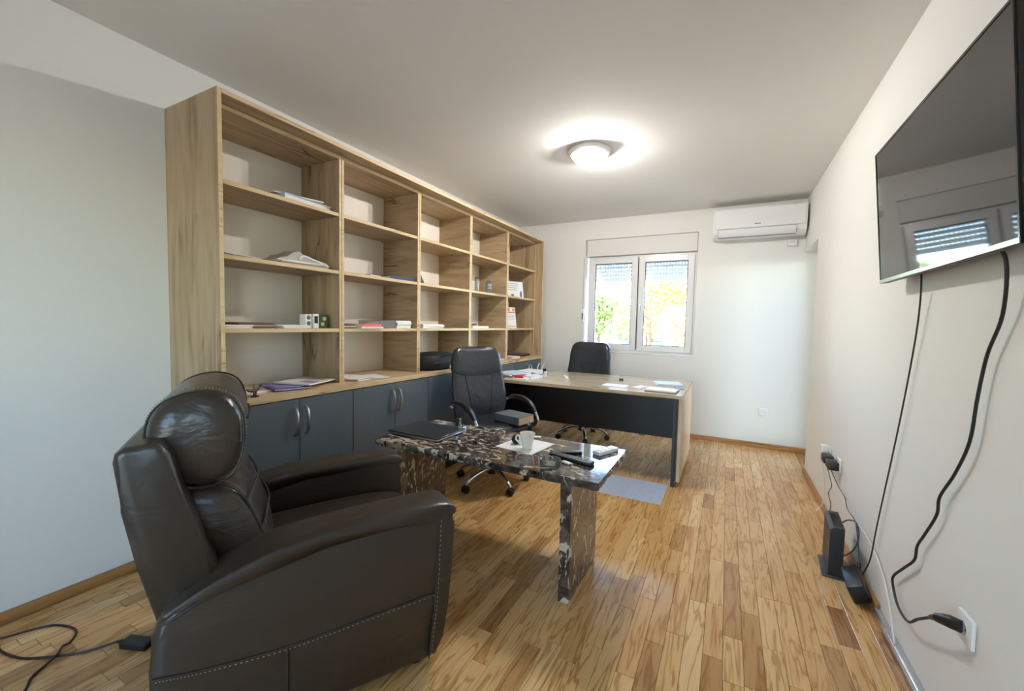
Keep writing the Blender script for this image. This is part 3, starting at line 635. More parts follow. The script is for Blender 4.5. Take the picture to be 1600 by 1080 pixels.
stack('paper_sheaf', 'pinkish papers in front of the closed dark laptop', 'papers', (-2.25, 4.28, ZW1), .17, .17, [('sheet', .007, paper), ('sheet', .007, pink_c), ('sheet', .007, paper)], R(-6), .06)

# ================================================================== DESK
DZ = .742
dk = thing('office_desk', 'long pale oak desk with black modesty panel in front of the window wall', 'desk', (-1.2, 3.94, 0))
MB().box((-2.064, 3.435, DZ - .03), (-.284, 4.44, DZ), .002).build('desktop', desk_m, dk, True)
MB().box((-.312, 3.445, .05), (-.286, 4.43, DZ - .03), .0015).build('side_panel', desk_side_m, dk, True)
MB().box((-.326, 3.47, .0), (-.312, 4.40, DZ - .03), .001).build('spacer', greyf, dk, True)
MB().box((-.352, 3.45, .0), (-.326, 4.41, DZ - .03), .0015).build('support_panel', blackboard, dk, True)
MB().box((-2.064, 4.05, .24), (-.352, 4.07, DZ - .03), .001).build('modesty_panel', blackboard, dk, True)
MB().box((-2.064, 3.50, .0), (-2.040, 4.40, DZ - .03), .001).build('support_panel', blackboard, dk, True)
def blue_patch_fill():
    M = mat('blue_patch_sheet', (176, 200, 236), 0.25, spec=0.6); BS(M).inputs['Alpha'].default_value = 0.8
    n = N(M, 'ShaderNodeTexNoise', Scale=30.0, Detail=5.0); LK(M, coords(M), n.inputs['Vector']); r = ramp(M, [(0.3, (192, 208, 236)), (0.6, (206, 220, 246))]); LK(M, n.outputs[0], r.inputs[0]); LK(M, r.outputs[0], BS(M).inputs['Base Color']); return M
fm = thing('blue_floor_patch', 'see-through sheet added for the bright blue patch on the floor at the desk end', 'mat', (-.80, 3.28, 0)); MB().box((-.43, -.22, 0.0002), (.43, .20, .002), .0005).build('sheet', blue_patch_fill(), fm)  # added thin sheet; the bright blue floor patch is put into its colour
# things on the desk
stack('paper_sheaf', 'thick grey and white paper pile at the cabinet end of the desk', 'papers', (-1.885, 3.66, DZ), .24, .28, [('sheet', .012, paper_w), ('sheet', .014, paper_g), ('sheet', .012, paper), ('sheet', .010, paper_b)], R(-20), .14)
binder('red book on the desk in front of the paper pile', (-1.80, 3.60, DZ + .012), .13, .17, .024, red_c, R(12), name='book', cat='book')
magazine('flat white magazine under the red book at the desk front', (-1.79, 3.575, DZ), .22, .17, .011, paper, R(8))
stack('paper_sheaf', 'pale blue sheets spread behind the red book', 'papers', (-1.86, 4.02, DZ), .24, .28, [('sheet', .010, paper_b), ('sheet', .008, paper), ('sheet', .010, paper_b), ('sheet', .006, paper)], R(-12), .2)
magazine('white booklet lying beside the two stamps', (-1.69, 3.70, DZ), .10, .2, .026, paper, R(-12), name='booklet', cat='booklet')
rb = thing('binder_rings', 'pair of white curved binder rings standing behind the papers', 'rings', (-1.83, 4.18, DZ))
MB().box((-.04, -.03, 0), (.06, .03, .012), .002).build('clip_base', white_pl, rb)
for q in (0, .055): MB().tube([(q - .02, 0, .01), (q - .025, 0, .05), (q - .01, 0, .09), (q + .0, 0, .1)], .005, 6, 4).build('ring', white_pl, rb)
def stamp(label, loc, s=1.0, top=blackp):
    t = thing('stamp', label, 'stamp', loc, group='hand stamps on the desk'); MB().box((-.016 * s, -.012 * s, 0), (.016 * s, .012 * s, .03 * s), .003).build('base', white_pl, t); MB().lathe([(0, .03 * s), (.01 * s, .03 * s), (.013 * s, .045 * s), (.02 * s, .07 * s), (.019 * s, .082 * s), (0, .084 * s)], seg=16).build('grip', top, t)
stamp('stamp with a round black grip beside the paper pile', (-1.635, 3.86, DZ), 1.0); stamp('small white stamp right in front of the black one', (-1.60, 3.80, DZ), .75, white_pl)
for i, (x_, y_, l_) in enumerate(((-1.455, 3.97, 'white bottle cap lying on the desk, back one of two'), (-1.40, 3.86, 'white bottle cap lying on the desk, front one of two'))):
    t = thing('bottle_cap', l_, 'cap', (x_, y_, DZ)); MB().lathe([(0, 0), (.018, 0), (.019, .003), (.018, .016), (.013, .018), (0, .018)], seg=18).build('cap', white_pl, t); MB().lathe([(.0183, .002), (.0195, .004), (.0183, .006)], seg=18).build('ridge', steel, t)
bc = thing('binder_clip', 'small black binder clip standing on the middle of the desk', 'clip', (-.90, 4.05, DZ), R(10))
MB().prism([(-.012, 0), (.012, 0), (.003, .022), (-.003, .022)], -.02, .02).xf(Matrix.Rotation(R(90), 4, 'Z')).build('clip_body', blackp, bc)
for s in (-1, 1): MB().tube([(-.012, s * .004, .02), (-.016, s * .012, .035), (0, s * .016, .044), (.016, s * .012, .035), (.012, s * .004, .02)], .0015, 5, 3).build('wire_handle', steel, bc)
magazine('white sheet of paper lying in the middle of the desk', (-.87, 3.68, DZ), .21, .15, .003, paper, R(-4), name='paper_sheet', cat='paper')
magazine('narrow white envelope beside the white sheet on the desk', (-.66, 3.71, DZ), .08, .16, .004, paper, R(-20), name='envelope', cat='envelope')
nb = thing('notebook', 'white notebook with dark edge at the front right of the desk', 'notebook', (-.46, 3.59, DZ), R(-3)); MB().box((-.125, -.09, 0), (.125, .09, .006), .001).build('cover', greyf, nb); MB().box((-.12, -.086, .006), (.12, .086, .018), .001).build('sheets', paper, nb)
stack('paper_sheaf', 'fan of blue white papers at the back right of the desk', 'papers', (-.47, 4.05, DZ), .24, .22, [('sheet', .005, paper_b), ('sheet', .005, paper), ('sheet', .004, paper_b)], R(12), .15)
magazine('grey card lying at the right edge of the desk', (-.35, 3.86, DZ), .07, .16, .006, greyf, R(10), name='card', cat='card')

# ================================================================== MARBLE TABLE
MZ = .59
mt_ = thing('marble_table', 'low dark brown marble table flecked with white, beside the armchair', 'table', (-1.13, 2.02, 0))
bm = bmesh.new(); g = random.Random(11)
nx = 60; ny = 26; X0, X1, Y0, Y1 = -1.795, -.465, 1.735, 2.30
ring = [(X0 + (X1 - X0) * i / nx, Y0) for i in range(nx)] + [(X1, Y0 + (Y1 - Y0) * i / ny) for i in range(ny)] + [(X1 - (X1 - X0) * i / nx, Y1) for i in range(nx)] + [(X0, Y1 - (Y1 - Y0) * i / ny) for i in range(ny)]
def off(p, d): 
    cx, cy = (X0 + X1) / 2, (Y0 + Y1) / 2
    return (p[0] + (d if p[0] > cx else -d) * (abs(p[0] - cx) > .66), p[1] + (d if p[1] > cy else -d) * (abs(p[1] - cy) > .28))
rings = []
for z_, d0, amp in ((MZ, -.003, .001), (MZ - .004, 0, .0015), (MZ - .016, .002, .004), (MZ - .028, .0, .006), (MZ - .036, -.006, .004)):
    rings.append([Vector((*off(p, d0 + g.uniform(-amp, amp)), z_)) for p in ring])
q = MB(); q.loft(rings); q.build('tabletop', marble_m, mt_, True, ang=28)
for x0 in (-1.655, -.642):
    rings = []
    ys = [1.738 + (2.162 - 1.738) * i / 14 for i in range(15)]
    prof = [(x0, y) for y in ys] + [(x0 + .052, y) for y in ys[::-1]]
    for i in range(15):
        z_ = (MZ - .036) * i / 14
        rings.append([Vector((px + g.uniform(-.0006, .0006), py + (g.uniform(-.004, .004) if py in (ys[0], ys[-1]) else 0), z_)) for px, py in prof])
    MB().loft(rings).build('slab_leg', marble_m, mt_, True, ang=28)
lp = thing('laptop', 'closed anthracite laptop on the left end of the marble table', 'laptop', (-1.625, 2.0, MZ), R(-1))
MB().box((-.19, -.142, .003), (.19, .142, .014), .003).build('base', steel, lp, label='silver lower case'); MB().box((-.192, -.144, .0145), (.19, .144, .022), .003).build('lid', laptop_m, lp)
for sx in (-.16, .16):
    for sy in (-.12, .12): MB().lathe([(0, 0), (.007, 0), (.007, .0035), (0, .0035)], (sx, sy, 0), 10).build('foot', blackp, lp)
ps = thing('pen_stand', 'silver desk pen stand with a black pen at the back of the marble table', 'pen stand', (-1.545, 2.215, MZ), R(6))
MB().box((-.09, -.025, 0), (.05, .025, .008), .002).build('base', steel, ps); MB().lathe([(0, .008), (.008, .008), (.009, .012), (.0085, .055), (.006, .06), (0, .06)], (-.01, 0, 0), 14).build('pen', blackp, ps); MB().lathe([(.006, .008), (.009, .01), (.009, .058), (.006, .06)], (.014, 0, 0), 14).build('sleeve', chrome, ps)
for x_, y_, r_, l_ in ((-1.37, 1.935, 20, 'small black memory stick beside the laptop, left one'), (-1.25, 1.972, -30, 'small black memory stick further from the laptop, right one')):
    t = thing('memory_stick', l_, 'stick', (x_, y_, MZ), R(r_), 'memory sticks on the marble table'); MB().box((-.022, -.008, 0), (.018, .008, .009), .002).build('case', blackp, t); MB().box((.018, -.006, .002), (.032, .006, .007)).build('connector', steel, t)
magazine('white sheet of paper under the cup on the marble table', (-.985, 2.08, MZ), .24, .25, .0016, paper, R(-8), name='paper_sheet', cat='paper')
cp = thing('cup', 'white espresso cup with handle standing on the paper sheet', 'cup', (-.952, 2.03, MZ + .002))
MB().lathe([(0, 0), (.024, 0), (.027, .004), (.032, .04), (.042, .08), (.043, .086), (.040, .086), (.030, .044), (.024, .012), (0, .01)], seg=28).build('bowl', ceramic, cp)
MB().tube([(-.034, -.012, .07), (-.055, -.02, .066), (-.058, -.022, .045), (-.03, -.012, .022)], .005, 8, 5).build('handle', ceramic, cp)
MB().lathe([(0, .03), (.026, .03)], seg=20).build('coffee', cup_in, cp)
bl = thing('ball_speaker', 'small black ball with a white back lying left of the cup', 'ball', (-1.045, 2.075, MZ + .002))
MB().sphere((0, 0, .026), .026, 18).build('black_shell', blackp, bl); MB().sphere((.02, .012, .026), .0235, 18).build('white_back', white_pl, bl)
at_ = thing('ashtray', 'round clear glass ashtray at the front edge of the marble table', 'ashtray', (-.735, 1.84, MZ))
MB().lathe([(0, 0), (.046, 0), (.05, .004), (.052, .032), (.050, .035), (.044, .033), (.040, .012), (0, .010)], seg=32).build('bowl', glass_m, at_)
for k in range(3): MB().tube([(math.cos(k * 2.09) * .043, math.sin(k * 2.09) * .043, .0355), (math.cos(k * 2.09) * .052, math.sin(k * 2.09) * .052, .0355)], .003, 6, 0).build('rest', glass_m, at_)
def remote(label, loc, l, w_, h, m, rz, rows, bm_, tilt=0):
    t = thing('remote_control', label, 'remote', loc, rot=(0, tilt, rz)); MB().box((-l / 2, -w_ / 2, 0), (l / 2, w_ / 2, h), .005, seg=2).build('case', m, t)
    b = MB()
    for i in range(rows):
        for j in (-1, 0, 1): x_ = -l * .4 + i * l * .8 / rows; b.box((x_, j * w_ * .28 - w_ * .09, h), (x_ + l * .035, j * w_ * .28 + w_ * .09, h + .0015))
    b.build('buttons', bm_, t)['kind'] = 'stuff'; return t
remote('long black remote control behind the glass ashtray', (-.675, 1.965, MZ), .24, .05, .02, blackp, R(-10), 12, greyf)
remote('slim black remote control behind the long one', (-.735, 2.055, MZ), .17, .038, .016, blackp, R(30), 7, greyf)
r_ = remote('white air conditioner remote at the right end of the marble table', (-.555, 2.185, MZ), .16, .052, .022, white_pl, R(66), 3, led); MB().box((.02, -.019, .022), (.066, .019, .0228)).build('display', mat('lcd_grey', (150, 156, 148), .3), r_)
lg = thing('lighter', 'small silver lighter beside the ashtray', 'lighter', (-.672, 1.905, MZ), R(-20)); MB().box((-.03, -.01, 0), (.018, .01, .011), .003).build('case', white_pl, lg); MB().box((.018, -.009, .001), (.03, .009, .01), .001).build('cap', steel, lg)
magazine('crumpled white paper scrap at the back edge of the marble table', (-1.0, 2.262, MZ), .055, .03, .006, paper, R(20), name='paper_scrap', cat='paper')

# ================================================================== OFFICE CHAIRS
def office_chair(label, loc, rz, spin):
    t = thing('office_chair', label, 'chair', loc, rz, 'black leather office chairs')
    MB().lathe([(0, .085), (.04, .085), (.045, .10), (.042, .13), (.03, .15), (0, .15)], seg=20).build('hub', blackp, t)
    for k in range(5):
        a = spin + k * 2 * math.pi / 5; ca, sa = math.cos(a), math.sin(a)
        lg_ = MB().tube([(ca * .03, sa * .03, .118), (ca * .12, sa * .12, .125), (ca * .22, sa * .22, .105), (ca * .275, sa * .275, .075), (ca * .285, sa * .285, .062)], [.021, .02, .017, .015, .013], 10, 4, .75).build('base_leg', chrome, t)
        b = MB()
        for s in (-1, 1): b.lathe([(0, -.009), (.026, -.009), (.029, -.004), (.029, .004), (.026, .009), (0, .009)], (.0, s * .013, .029), 18, 'y')
        b.box((-.01, -.005, .02), (.014, .005, .062), .003); b.xf(Matrix.Translation((ca * .285, sa * .285, 0)) @ Matrix.Rotation(a + .7 * k, 4, 'Z')); b.build('caster', blackp, t)
    MB().lathe([(.028, .14), (.028, .27), (.019, .275), (.019, .40), (0, .40)], seg=18).build('gas_column', chrome, t)
    MB().box((-.13, -.1, .385), (.15, .1, .425), .01).build('mechanism', blackp, t)
    sec = [(.418, .20, .20), (.425, .235, .235), (.45, .25, .255), (.485, .25, .255), (.51, .235, .24), (.522, .18, .19), (.518, .08, .09)]
    o = MB().loft([[Vector((px + .03, py, z_)) for px, py in superell(hx, hy, 32, 3.6)] for z_, hx, hy in sec]).build('seat', blackl, t, ang=80)
    # backrest: sections up the height: z, x of its middle, half width, half thickness
    def back(z_):
        T = [(.46, -.20, .215, .03), (.50, -.215, .235, .042), (.60, -.215, .255, .046), (.70, -.228, .258, .044), (.80, -.25, .25, .040), (.88, -.268, .243, .044), (.96, -.285, .235, .050), (1.02, -.298, .222, .046), (1.06, -.305, .195, .034), (1.075, -.308, .15, .018)]
        for A, B in zip(T, T[1:]):
            if z_ <= B[0]: u = (z_ - A[0]) / (B[0] - A[0]); return [A[i] + (B[i] - A[i]) * u for i in range(4)]
        return T[-1]
    def bring(z_, dw=0, dt=0, dip=0):
        _, xm, hw, ht = back(z_); R_ = []
        for py, px in superell(hw + dw, ht + dt, 36, 3.0):
            y2 = py / (hw + dw); R_.append(Vector((xm + px + .035 * y2 * y2, py, z_ - dip * (1 - y2 * y2))))
        return R_
    zs = [.46, .475, .50, .55, .60, .65, .70, .75, .80, .84, .88, .92, .96, 1.0, 1.02, 1.045, 1.06, 1.07, 1.075]
    MB().loft([bring(z_) for z_ in zs]).build('backrest', blackl, t, ang=80)
    zs = [.885, .887, .895, .915, .95, .99, 1.02, 1.045, 1.06, 1.07, 1.077]
    ds = [-.004, .004, .009, .012, .014, .014, .012, .010, .008, .006, .004]
    MB().loft([bring(z_, .003, d_, .085 * max(0, (1.0 - z_) / .115)) for z_, d_ in zip(zs, ds)]).build('headrest', blackl, t, ang=80)
    for s in (-1, 1):
        pts = []
        for z_ in (.52, .6, .7, .8, .86):
            _, xm, hw, ht = back(z_); y_ = s * (.085 + .05 * (z_ - .52) / .34); pts.append((xm + ht * .985 + .035 * (y_ / hw) ** 2, y_, z_))
        MB().tube(pts, .0045, 6, 4).build('seam', seam_m, t)
    for s in (-1, 1):
        y_ = s * .285
        MB().tube([(-.19, s * .255, .60), (-.20, y_, .625), (-.10, y_, .650), (.02, y_, .652), (.12, y_, .62), (.20, y_, .55), (.215, y_, .50), (.17, y_, .455), (.08, s * .24, .428), (.05, s * .12, .42)], .0125, 10, 5).build('arm_loop', chrome, t)
        MB().tube([(-.17, y_, .642), (-.10, y_, .661), (.02, y_, .663), (.12, y_, .63), (.185, y_, .575)], [.012, .021, .023, .022, .014], 12, 6, .8).build('arm_pad', blackp, t)
    return t
ch1 = office_chair('black leather office chair facing the marble table, with a book on its seat', (-1.62, 2.80, 0), R(-25), R(-78 - 0))
ch2 = office_chair('black leather office chair behind the desk, in front of the window', (-1.42, 4.47, 0), R(-90), R(90 + 8))
bk = thing('book', 'thick grey book with beige page edges lying on the office chair seat', 'book', (-1.43, 2.80, .523), R(-14))
MB().box((-.125, -.085, .004), (.122, .085, .056)).build('pages', pages, bk); b = MB(); b.box((-.13, -.09, 0), (.125, .09, .004), .001); b.box((-.13, -.09, .056), (.125, .09, .06), .001); b.box((-.13, -.09, .004), (.122, -.086, .056)); b.build('cover', bookgrey, bk)

# ================================================================== ARMCHAIR
ac = thing('recliner_armchair', 'grey brown leather recliner armchair with stitched seams, seen from behind its side', 'armchair', (-1.448, 1.058, 0), R(60))
def rounded(poly, n=4):
    P = smooth_path([(x_, 0, z_) for x_, z_ in poly] + [(poly[0][0], 0, poly[0][1])], n)[:-1]
    return [(p.x, p.z) for p in P]
arm_poly = [(.385, .03), (.405, .10), (.424, .22), (.437, .36), (.442, .46), (.446, .53), (.446, .565), (.435, .588), (.40, .598), (.30, .597), (.15, .593), (0, .588), (-.10, .580), (-.17, .568), (-.24, .548), (-.31, .52), (-.37, .492), (-.41, .465), (-.428, .42), (-.432, .34), (-.43, .2), (-.425, .08), (-.41, .03)]
for s in (-1, 1):
    y0, y1 = (-.40, -.245) if s < 0 else (.245, .40)
    b = MB(); b.prism(arm_poly, y0, y1, .022, 3); o = b.build('armrest', taupe, ac, ang=60)
    # padded arm top, a little proud
    top = [(.446, .545), (.458, .570), (.446, .600), (.40, .612), (.30, .612), (.15, .609), (0, .603), (-.10, .594), (-.17, .580), (-.25, .556), (-.33, .522), (-.40, .482), (-.415, .462), (-.38, .468), (-.30, .505), (-.17, .548), (-.10, .560), (.0, .565), (.2, .568), (.4, .562)]
    zc_ = lambda px: .582 if px > 0 else .582 - .62 * min(1, -px / .415) ** 2 * .17
    rings = []
    for u, q in ((0, .35), (.02, .72), (.08, .95), (.2, 1.05), (.5, 1.15), (.8, 1.05), (.92, .95), (.98, .72), (1, .35)):
        yy = (y0 - .006) + (y1 - y0 + .012) * u
        rings.append([Vector((.13 + (px - .13) * (1 if q > .9 else .985 + .015 * q), yy, pz if q > .9 and False else (zc_(px) + (pz - zc_(px)) * q))) for px, pz in top])
    o = MB().loft(rings).build('arm_pad', taupe, ac, ang=80); subsurf(o)
    yo = y0 - .002 if s < 0 else y1 + .002
    seams = [[(.384, yo, .548), (.2, yo, .560), (.02, yo, .560), (-.12, yo, .552), (-.2, yo, .535), (-.3, yo, .500), (-.40, yo, .455)], [(.384, yo, .548), (.374, yo, .28), (.35, yo, .036)], [(.37, yo, .278), (.1, yo, .274), (-.1, yo, .272), (-.3, yo, .29), (-.425, yo, .312)], [(-.11, yo, .27), (-.11, yo, .04)]]
    for k_, pts in enumerate(seams): MB().tube(pts, .0032, 6, 5).build('seam', seam_m, ac)
    b = MB()
    for pts in seams[1:3]:
        P = smooth_path([(p[0] + (.008 if pts is seams[1] else 0), p[1], p[2] - (0 if pts is seams[1] else .008)) for p in pts], 30)
        for i in range(0, len(P) - 1, 2): b.tube([P[i], P[i] + (P[i + 1] - P[i]) * .75], .0012, 4, 0)
    b.build('stitching', stitch_m, ac)['kind'] = 'stuff'
# seat cushion
rings = []
for u, q in ((0, .5), (.03, .8), (.1, .95), (.25, 1.02), (.5, 1.05), (.75, 1.02), (.9, .95), (.97, .8), (1, .5)):
    yy = -.243 + .486 * u; prof = [(-.36, .30), (.36, .30), (.43, .33), (.445, .38), (.43, .43), (.37, .458), (.2, .468), (0, .462), (-.2, .45), (-.36, .44)]
    rings.append([Vector((.03 + (px - .03) * (.97 + .03 * q), yy, .38 + (pz - .38) * q)) for px, pz in prof])
subsurf(MB().loft(rings).build('seat_cushion', taupe, ac, ang=80))
MB().box((-.40, -.244, .03), (.385, .244, .30), .012, seg=2).build('seat_base', taupe, ac)
MB().box((.386, -.24, .06), (.43, .24, .32), .014, seg=3).build('footrest_panel', taupe, ac)
for sx in (-.36, .32):
    for sy in (-.33, .33): MB().lathe([(0, 0), (.03, 0), (.032, .01), (.03, .031), (0, .031)], (sx, sy, 0), 16).build('foot', blackp, ac)
# reclined back shell
sh_poly = [(-.425, .43), (-.46, .60), (-.488, .76), (-.505, .89), (-.500, .915), (-.48, .93), (-.41, .935), (-.385, .90), (-.36, .78), (-.315, .62), (-.28, .52), (-.30, .47), (-.37, .43)]
MB().prism(sh_poly, -.345, .345, .018, 3).build('back_shell', taupe, ac, ang=50)
def cushion(name, prof, y0, y1, us, cx, cz, mt2=taupe_soft, bulge=0.0):
    rings = []
    for u, q in us:
        yy = y0 + (y1 - y0) * u; bq = bulge * math.sin(math.pi * u)
        rings.append([Vector((cx + (px - cx) * q + bq * (1 if px > cx else 0), yy, cz + (pz - cz) * q)) for px, pz in prof])
    o = MB().loft(rings).build(name, mt2, ac, ang=80); return subsurf(o)
US = ((0, .25), (.012, .6), (.035, .82), (.065, .93), (.11, .985), (.2, 1.0), (.5, 1.02), (.8, 1.0), (.89, .985), (.935, .93), (.965, .82), (.988, .6), (1, .25))
head = [(-.455, .865), (-.46, .92), (-.452, .985), (-.42, 1.035), (-.36, 1.062), (-.295, 1.065), (-.24, 1.038), (-.212, .98), (-.208, .90), (-.222, .825), (-.255, .775), (-.31, .755), (-.37, .765), (-.42, .80)]
cushion('headrest_cushion', head, -.29, .29, US, -.33, .91)
lum = [(-.405, .75), (-.36, .768), (-.29, .765), (-.245, .745), (-.21, .70), (-.185, .64), (-.155, .56), (-.14, .50), (-.15, .465), (-.19, .445), (-.25, .455), (-.31, .50), (-.36, .60), (-.40, .69)]
cushion('lumbar_cushion', lum, -.262, .262, US, -.27, .61, bulge=.015)
# channel seams over the front of the cushions and piped ends with pale stitching
def end_ring(prof, cx, cz, k, y_): return [(cx + (px - cx) * k, y_, cz + (pz - cz) * k) for px, pz in prof]
for nm, prof, cx, cz, ye in (('headrest', head, -.33, .91, .283), ('lumbar', lum, -.27, .61, .256)):
    for s in (-1, 1):
        P = end_ring(prof, cx, cz, .945, s * (ye - .026)); MB().tube(P + [P[0]], .0034, 6, 4).build('piping', seam_m, ac)
        P = smooth_path(end_ring(prof, cx, cz, .985, s * (ye - .050)), 14); b = MB()
        for i in range(0, len(P) - 1, 2): b.tube([P[i], P[i] + (P[i + 1] - P[i]) * .7], .0014, 4, 0)
        b.build('stitching', stitch_m, ac)['kind'] = 'stuff'
for pts in ([(-.206, -.24, .70), (-.184, -.08, .705), (-.178, 0, .70), (-.184, .08, .705), (-.206, .24, .70)], [(-.165, -.24, .60), (-.148, -.08, .61), (-.142, 0, .605), (-.148, .08, .61), (-.165, .24, .60)], [(-.206, -.13, .94), (-.2, 0, .935), (-.206, .13, .94)]):
    MB().tube(pts, .004, 6, 5).build('seam', seam_m, ac)
# power supply and cord behind the armchair
pa = thing('power_brick', 'black power brick on the floor behind the armchair', 'adapter', (-1.975, .69, 0), R(22))
MB().box((-.05, -.024, 0), (.06, .024, .028), .004).build('case', blackp, pa); MB().tube([(-.055, 0, .014), (-.09, 0, .009)], [.009, .004], 8, 0).build('strain_relief', blackp, pa)
cr = thing('extension_lead', 'dark brown cord looping over the floor at the left wall', 'cord', (-2.2, .5, 0))
MB().tube([(-2.058, .656, .007), (-2.10, .585, .004), (-2.163, .527, .004), (-2.237, .473, .004), (-2.301, .448, .004), (-2.387, .434, .004), (-2.47, .44, .004), (-2.52, .40, .004), (-2.5, .2, .004)], .0042, 8, 6).build('cord', cord_brown, cr, True)
MB().tube([(-2.5, .36, .0125), (-2.475, .42, .0125), (-2.448, .46, .0125), (-2.435, .519, .006), (-2.398, .575, .004), (-2.323, .605, .004), (-2.265, .606, .004), (-2.216, .576, .004), (-2.204, .55, .008), (-2.159, .526, .0125), (-2.132, .48, .005), (-2.107, .448, .004), (-2.052, .421, .004), (-2.0, .37, .004)], .0042, 8, 6).build('cord_loop', cord_brown, cr, True)

# ================================================================== WALL THINGS
tv = thing('television', 'large black flat television tilted forward on the right wall', 'television', (.588, 1.868, 1.487), rot=(0, -.082, 0))
TW, TH = .49, .56
MB().box((0, -TW, 0), (.030, TW, TH), .003).build('housing', blackp, tv)
MB().box((-.002, -TW + .009, .016), (.0005, TW - .009, TH - .009)).build('screen', screen_m, tv)
b = MB(); b.box((-.004, -TW, 0), (.0, -TW + .009, TH), .001); b.box((-.004, TW - .009, 0), (.0, TW, TH), .001); b.box((-.004, -TW + .009, TH - .009), (.0, TW - .009, TH), .001); b.build('bezel', blackg, tv)
MB().box((-.005, -TW, 0), (.0, TW, .016), .0015).build('lower_bezel', mat('dark_steel', (120, 122, 124), .2, .9), tv, label='silver lower edge')
MB().box((.030, -.36, .03), (.052, .36, .36), .006).build('rear_bulge', blackp, tv)
b = MB(); b.box((.052, -.2, .10), (.074, -.16, .36)); b.box((.052, .16, .10), (.074, .2, .36)); b.box((.060, -.25, .2), (.09, .25, .26)); b.build('wall_bracket', blackp, tv)
cth = [(.60, 1.545, 1.52), (.63, 1.541, 1.47), (.645, 1.571, 1.333), (.648, 1.636, 1.219), (.648, 1.668, 1.09), (.648, 1.69, .959), (.648, 1.76, .84), (.648, 1.845, .735), (.648, 1.856, .67), (.648, 1.93, .57), (.648, 1.985, .50), (.648, 2.0, .44), (.648, 2.09, .36), (.648, 2.185, .275), (.648, 2.18, .235), (.645, 2.106, .195), (.635, 1.977, .214), (.62, 1.85, .30), (.612, 1.74, .375)]
tc_ = thing('tv_power_cable', 'thick black cable winding from the television down to the wall socket', 'cable', (.648, 1.9, .6))
MB().tube(cth, .0045, 8, 6).build('cable', wire_m, tc_, True)
b = MB(); b.tube([(.614, 1.745, .372), (.612, 1.72, .388), (.615, 1.69, .402)], [.007, .009, .012], 10, 3); b.tube([(.612, 1.70, .40), (.63, 1.672, .412), (.650, 1.655, .414)], [.014, .019, .018], 14, 3); b.build('plug', blackp, tc_, True)
def socket(label, y, z, x=XR, axis='x'):
    t = thing('wall_socket', label, 'socket', (x, y, z))
    MB().box((-.011, -.042, -.042), (0, .042, .042), .004, seg=2).build('plate', white_pl, t)
    MB().lathe([(.0, -.0112), (.014, -.0112), (.018, -.0125), (.021, -.0125), (.021, -.010)], seg=20, axis='x').build('well', white_pl, t)
    b = MB()
    for s in (-1, 1): b.lathe([(0, -.0119), (.0026, -.0119), (.0026, -.0113), (0, -.0113)], (0, s * .0095, 0), 8, 'x')
    b.build('contact_holes', blackp, t); return t
socket('white wall socket holding the thick television plug', 1.655, .412)
for i, (y_, l_) in enumerate(((3.50, 'white wall socket, farthest of the low row, with the white plug'), (3.36, 'white wall socket, middle of the low row on the right wall'), (3.22, 'white wall socket, nearest of the low row on the right wall'))): socket(l_, y_, .43)
t = socket('white wall socket low on the window wall right of the desk', 0, 0); t.location = (.376, YB, .383); t.rotation_euler = (0, 0, R(90))
wp = thing('white_plug', 'white plug-in adapter in the farthest low socket', 'plug', (XR - .012, 3.50, .43)); MB().box((-.045, -.028, -.03), (0, .028, .055), .006, seg=2).build('case', white_pl, wp)
MB().tube([(.62, 3.50, .395), (.635, 3.545, .33), (.655, 3.56, .2), (.652, 3.55, .06), (.61, 3.52, .0035)], .0025, 6, 6).build('cord', wire_w, wp, True)
MB().tube([(.655, 3.44, .50), (.655, 3.43, .46)], .002, 6, 0).build('indicator', white_pl, wp, True)
for y_, l_, c_ in ((3.36, 'black plug-in adapter in the middle low socket', [(.62, 3.36, .395), (.632, 3.28, .32), (.628, 3.21, .29), (.628, 3.28, .22), (.628, 3.20, .17), (.60, 3.12, .10), (.575, 3.02, .05), (.57, 2.915, .04)]), (3.22, 'black plug-in adapter in the nearest low socket', [(.62, 3.22, .395), (.634, 3.08, .34), (.634, 2.92, .33), (.634, 2.85, .29), (.634, 2.69, .285), (.634, 2.63, .22), (.628, 2.55, .13)])):
    p = thing('black_plug', l_, 'plug', (XR - .012, y_, .43)); MB().box((-.055, -.05, -.028), (0, .05, .022), .006, seg=2).build('case', blackp, p)
    MB().tube(c_, .0026, 6, 6).build('cord', wire_g, p, True)
    if y_ < 3.3: MB().tube([(.628, 2.55, .135), (.625, 2.535, .115)], [.006, .008], 8, 0).build('jack', blackp, p, True)
rt = thing('router', 'black upright router standing on the floor at the right wall', 'router', (.555, 2.72, 0), R(-4))
MB().box((-.055, -.125, 0), (.05, .10, .012), .004, seg=2).build('stand', mat('slate_plastic', (44, 48, 56), .4), rt)
b = MB(); b.loft([[Vector((x_, y_, z_)) for x_, z_ in ((-.03, .012), (.03, .012), (.03, .262), (-.012, .262), (-.03, .25))] for y_ in (-.11, .13)]); b.build('case', blackp, rt)
for i in range(6): MB().box((-.0306, -.085, .11 + i * .014), (-.03, -.078, .114 + i * .014)).build('marking', led, rt)
b = MB()
for i in range(9): b.box((-.014 + .0001, -.08 + i * .02, .262), (.026, -.072 + i * .02, .2635))
b.build('vents', blackg, rt)['kind'] = 'stuff'
wl_ = thing('network_cable', 'grey cable looping between the router and the right wall', 'cable', (.62, 2.66, .1))
MB().tube([(.596, 2.80, .215), (.61, 2.72, .275), (.625, 2.63, .30), (.63, 2.60, .24), (.62, 2.64, .15), (.60, 2.72, .075), (.594, 2.76, .06)], .0035, 7, 6).build('cable', wire_g, wl_, True)
ad = thing('power_box', 'black angular adapter box leaning on the skirting below the television', 'adapter', (.628, 2.475, .022), rot=(R(8), R(-26), R(-6)))
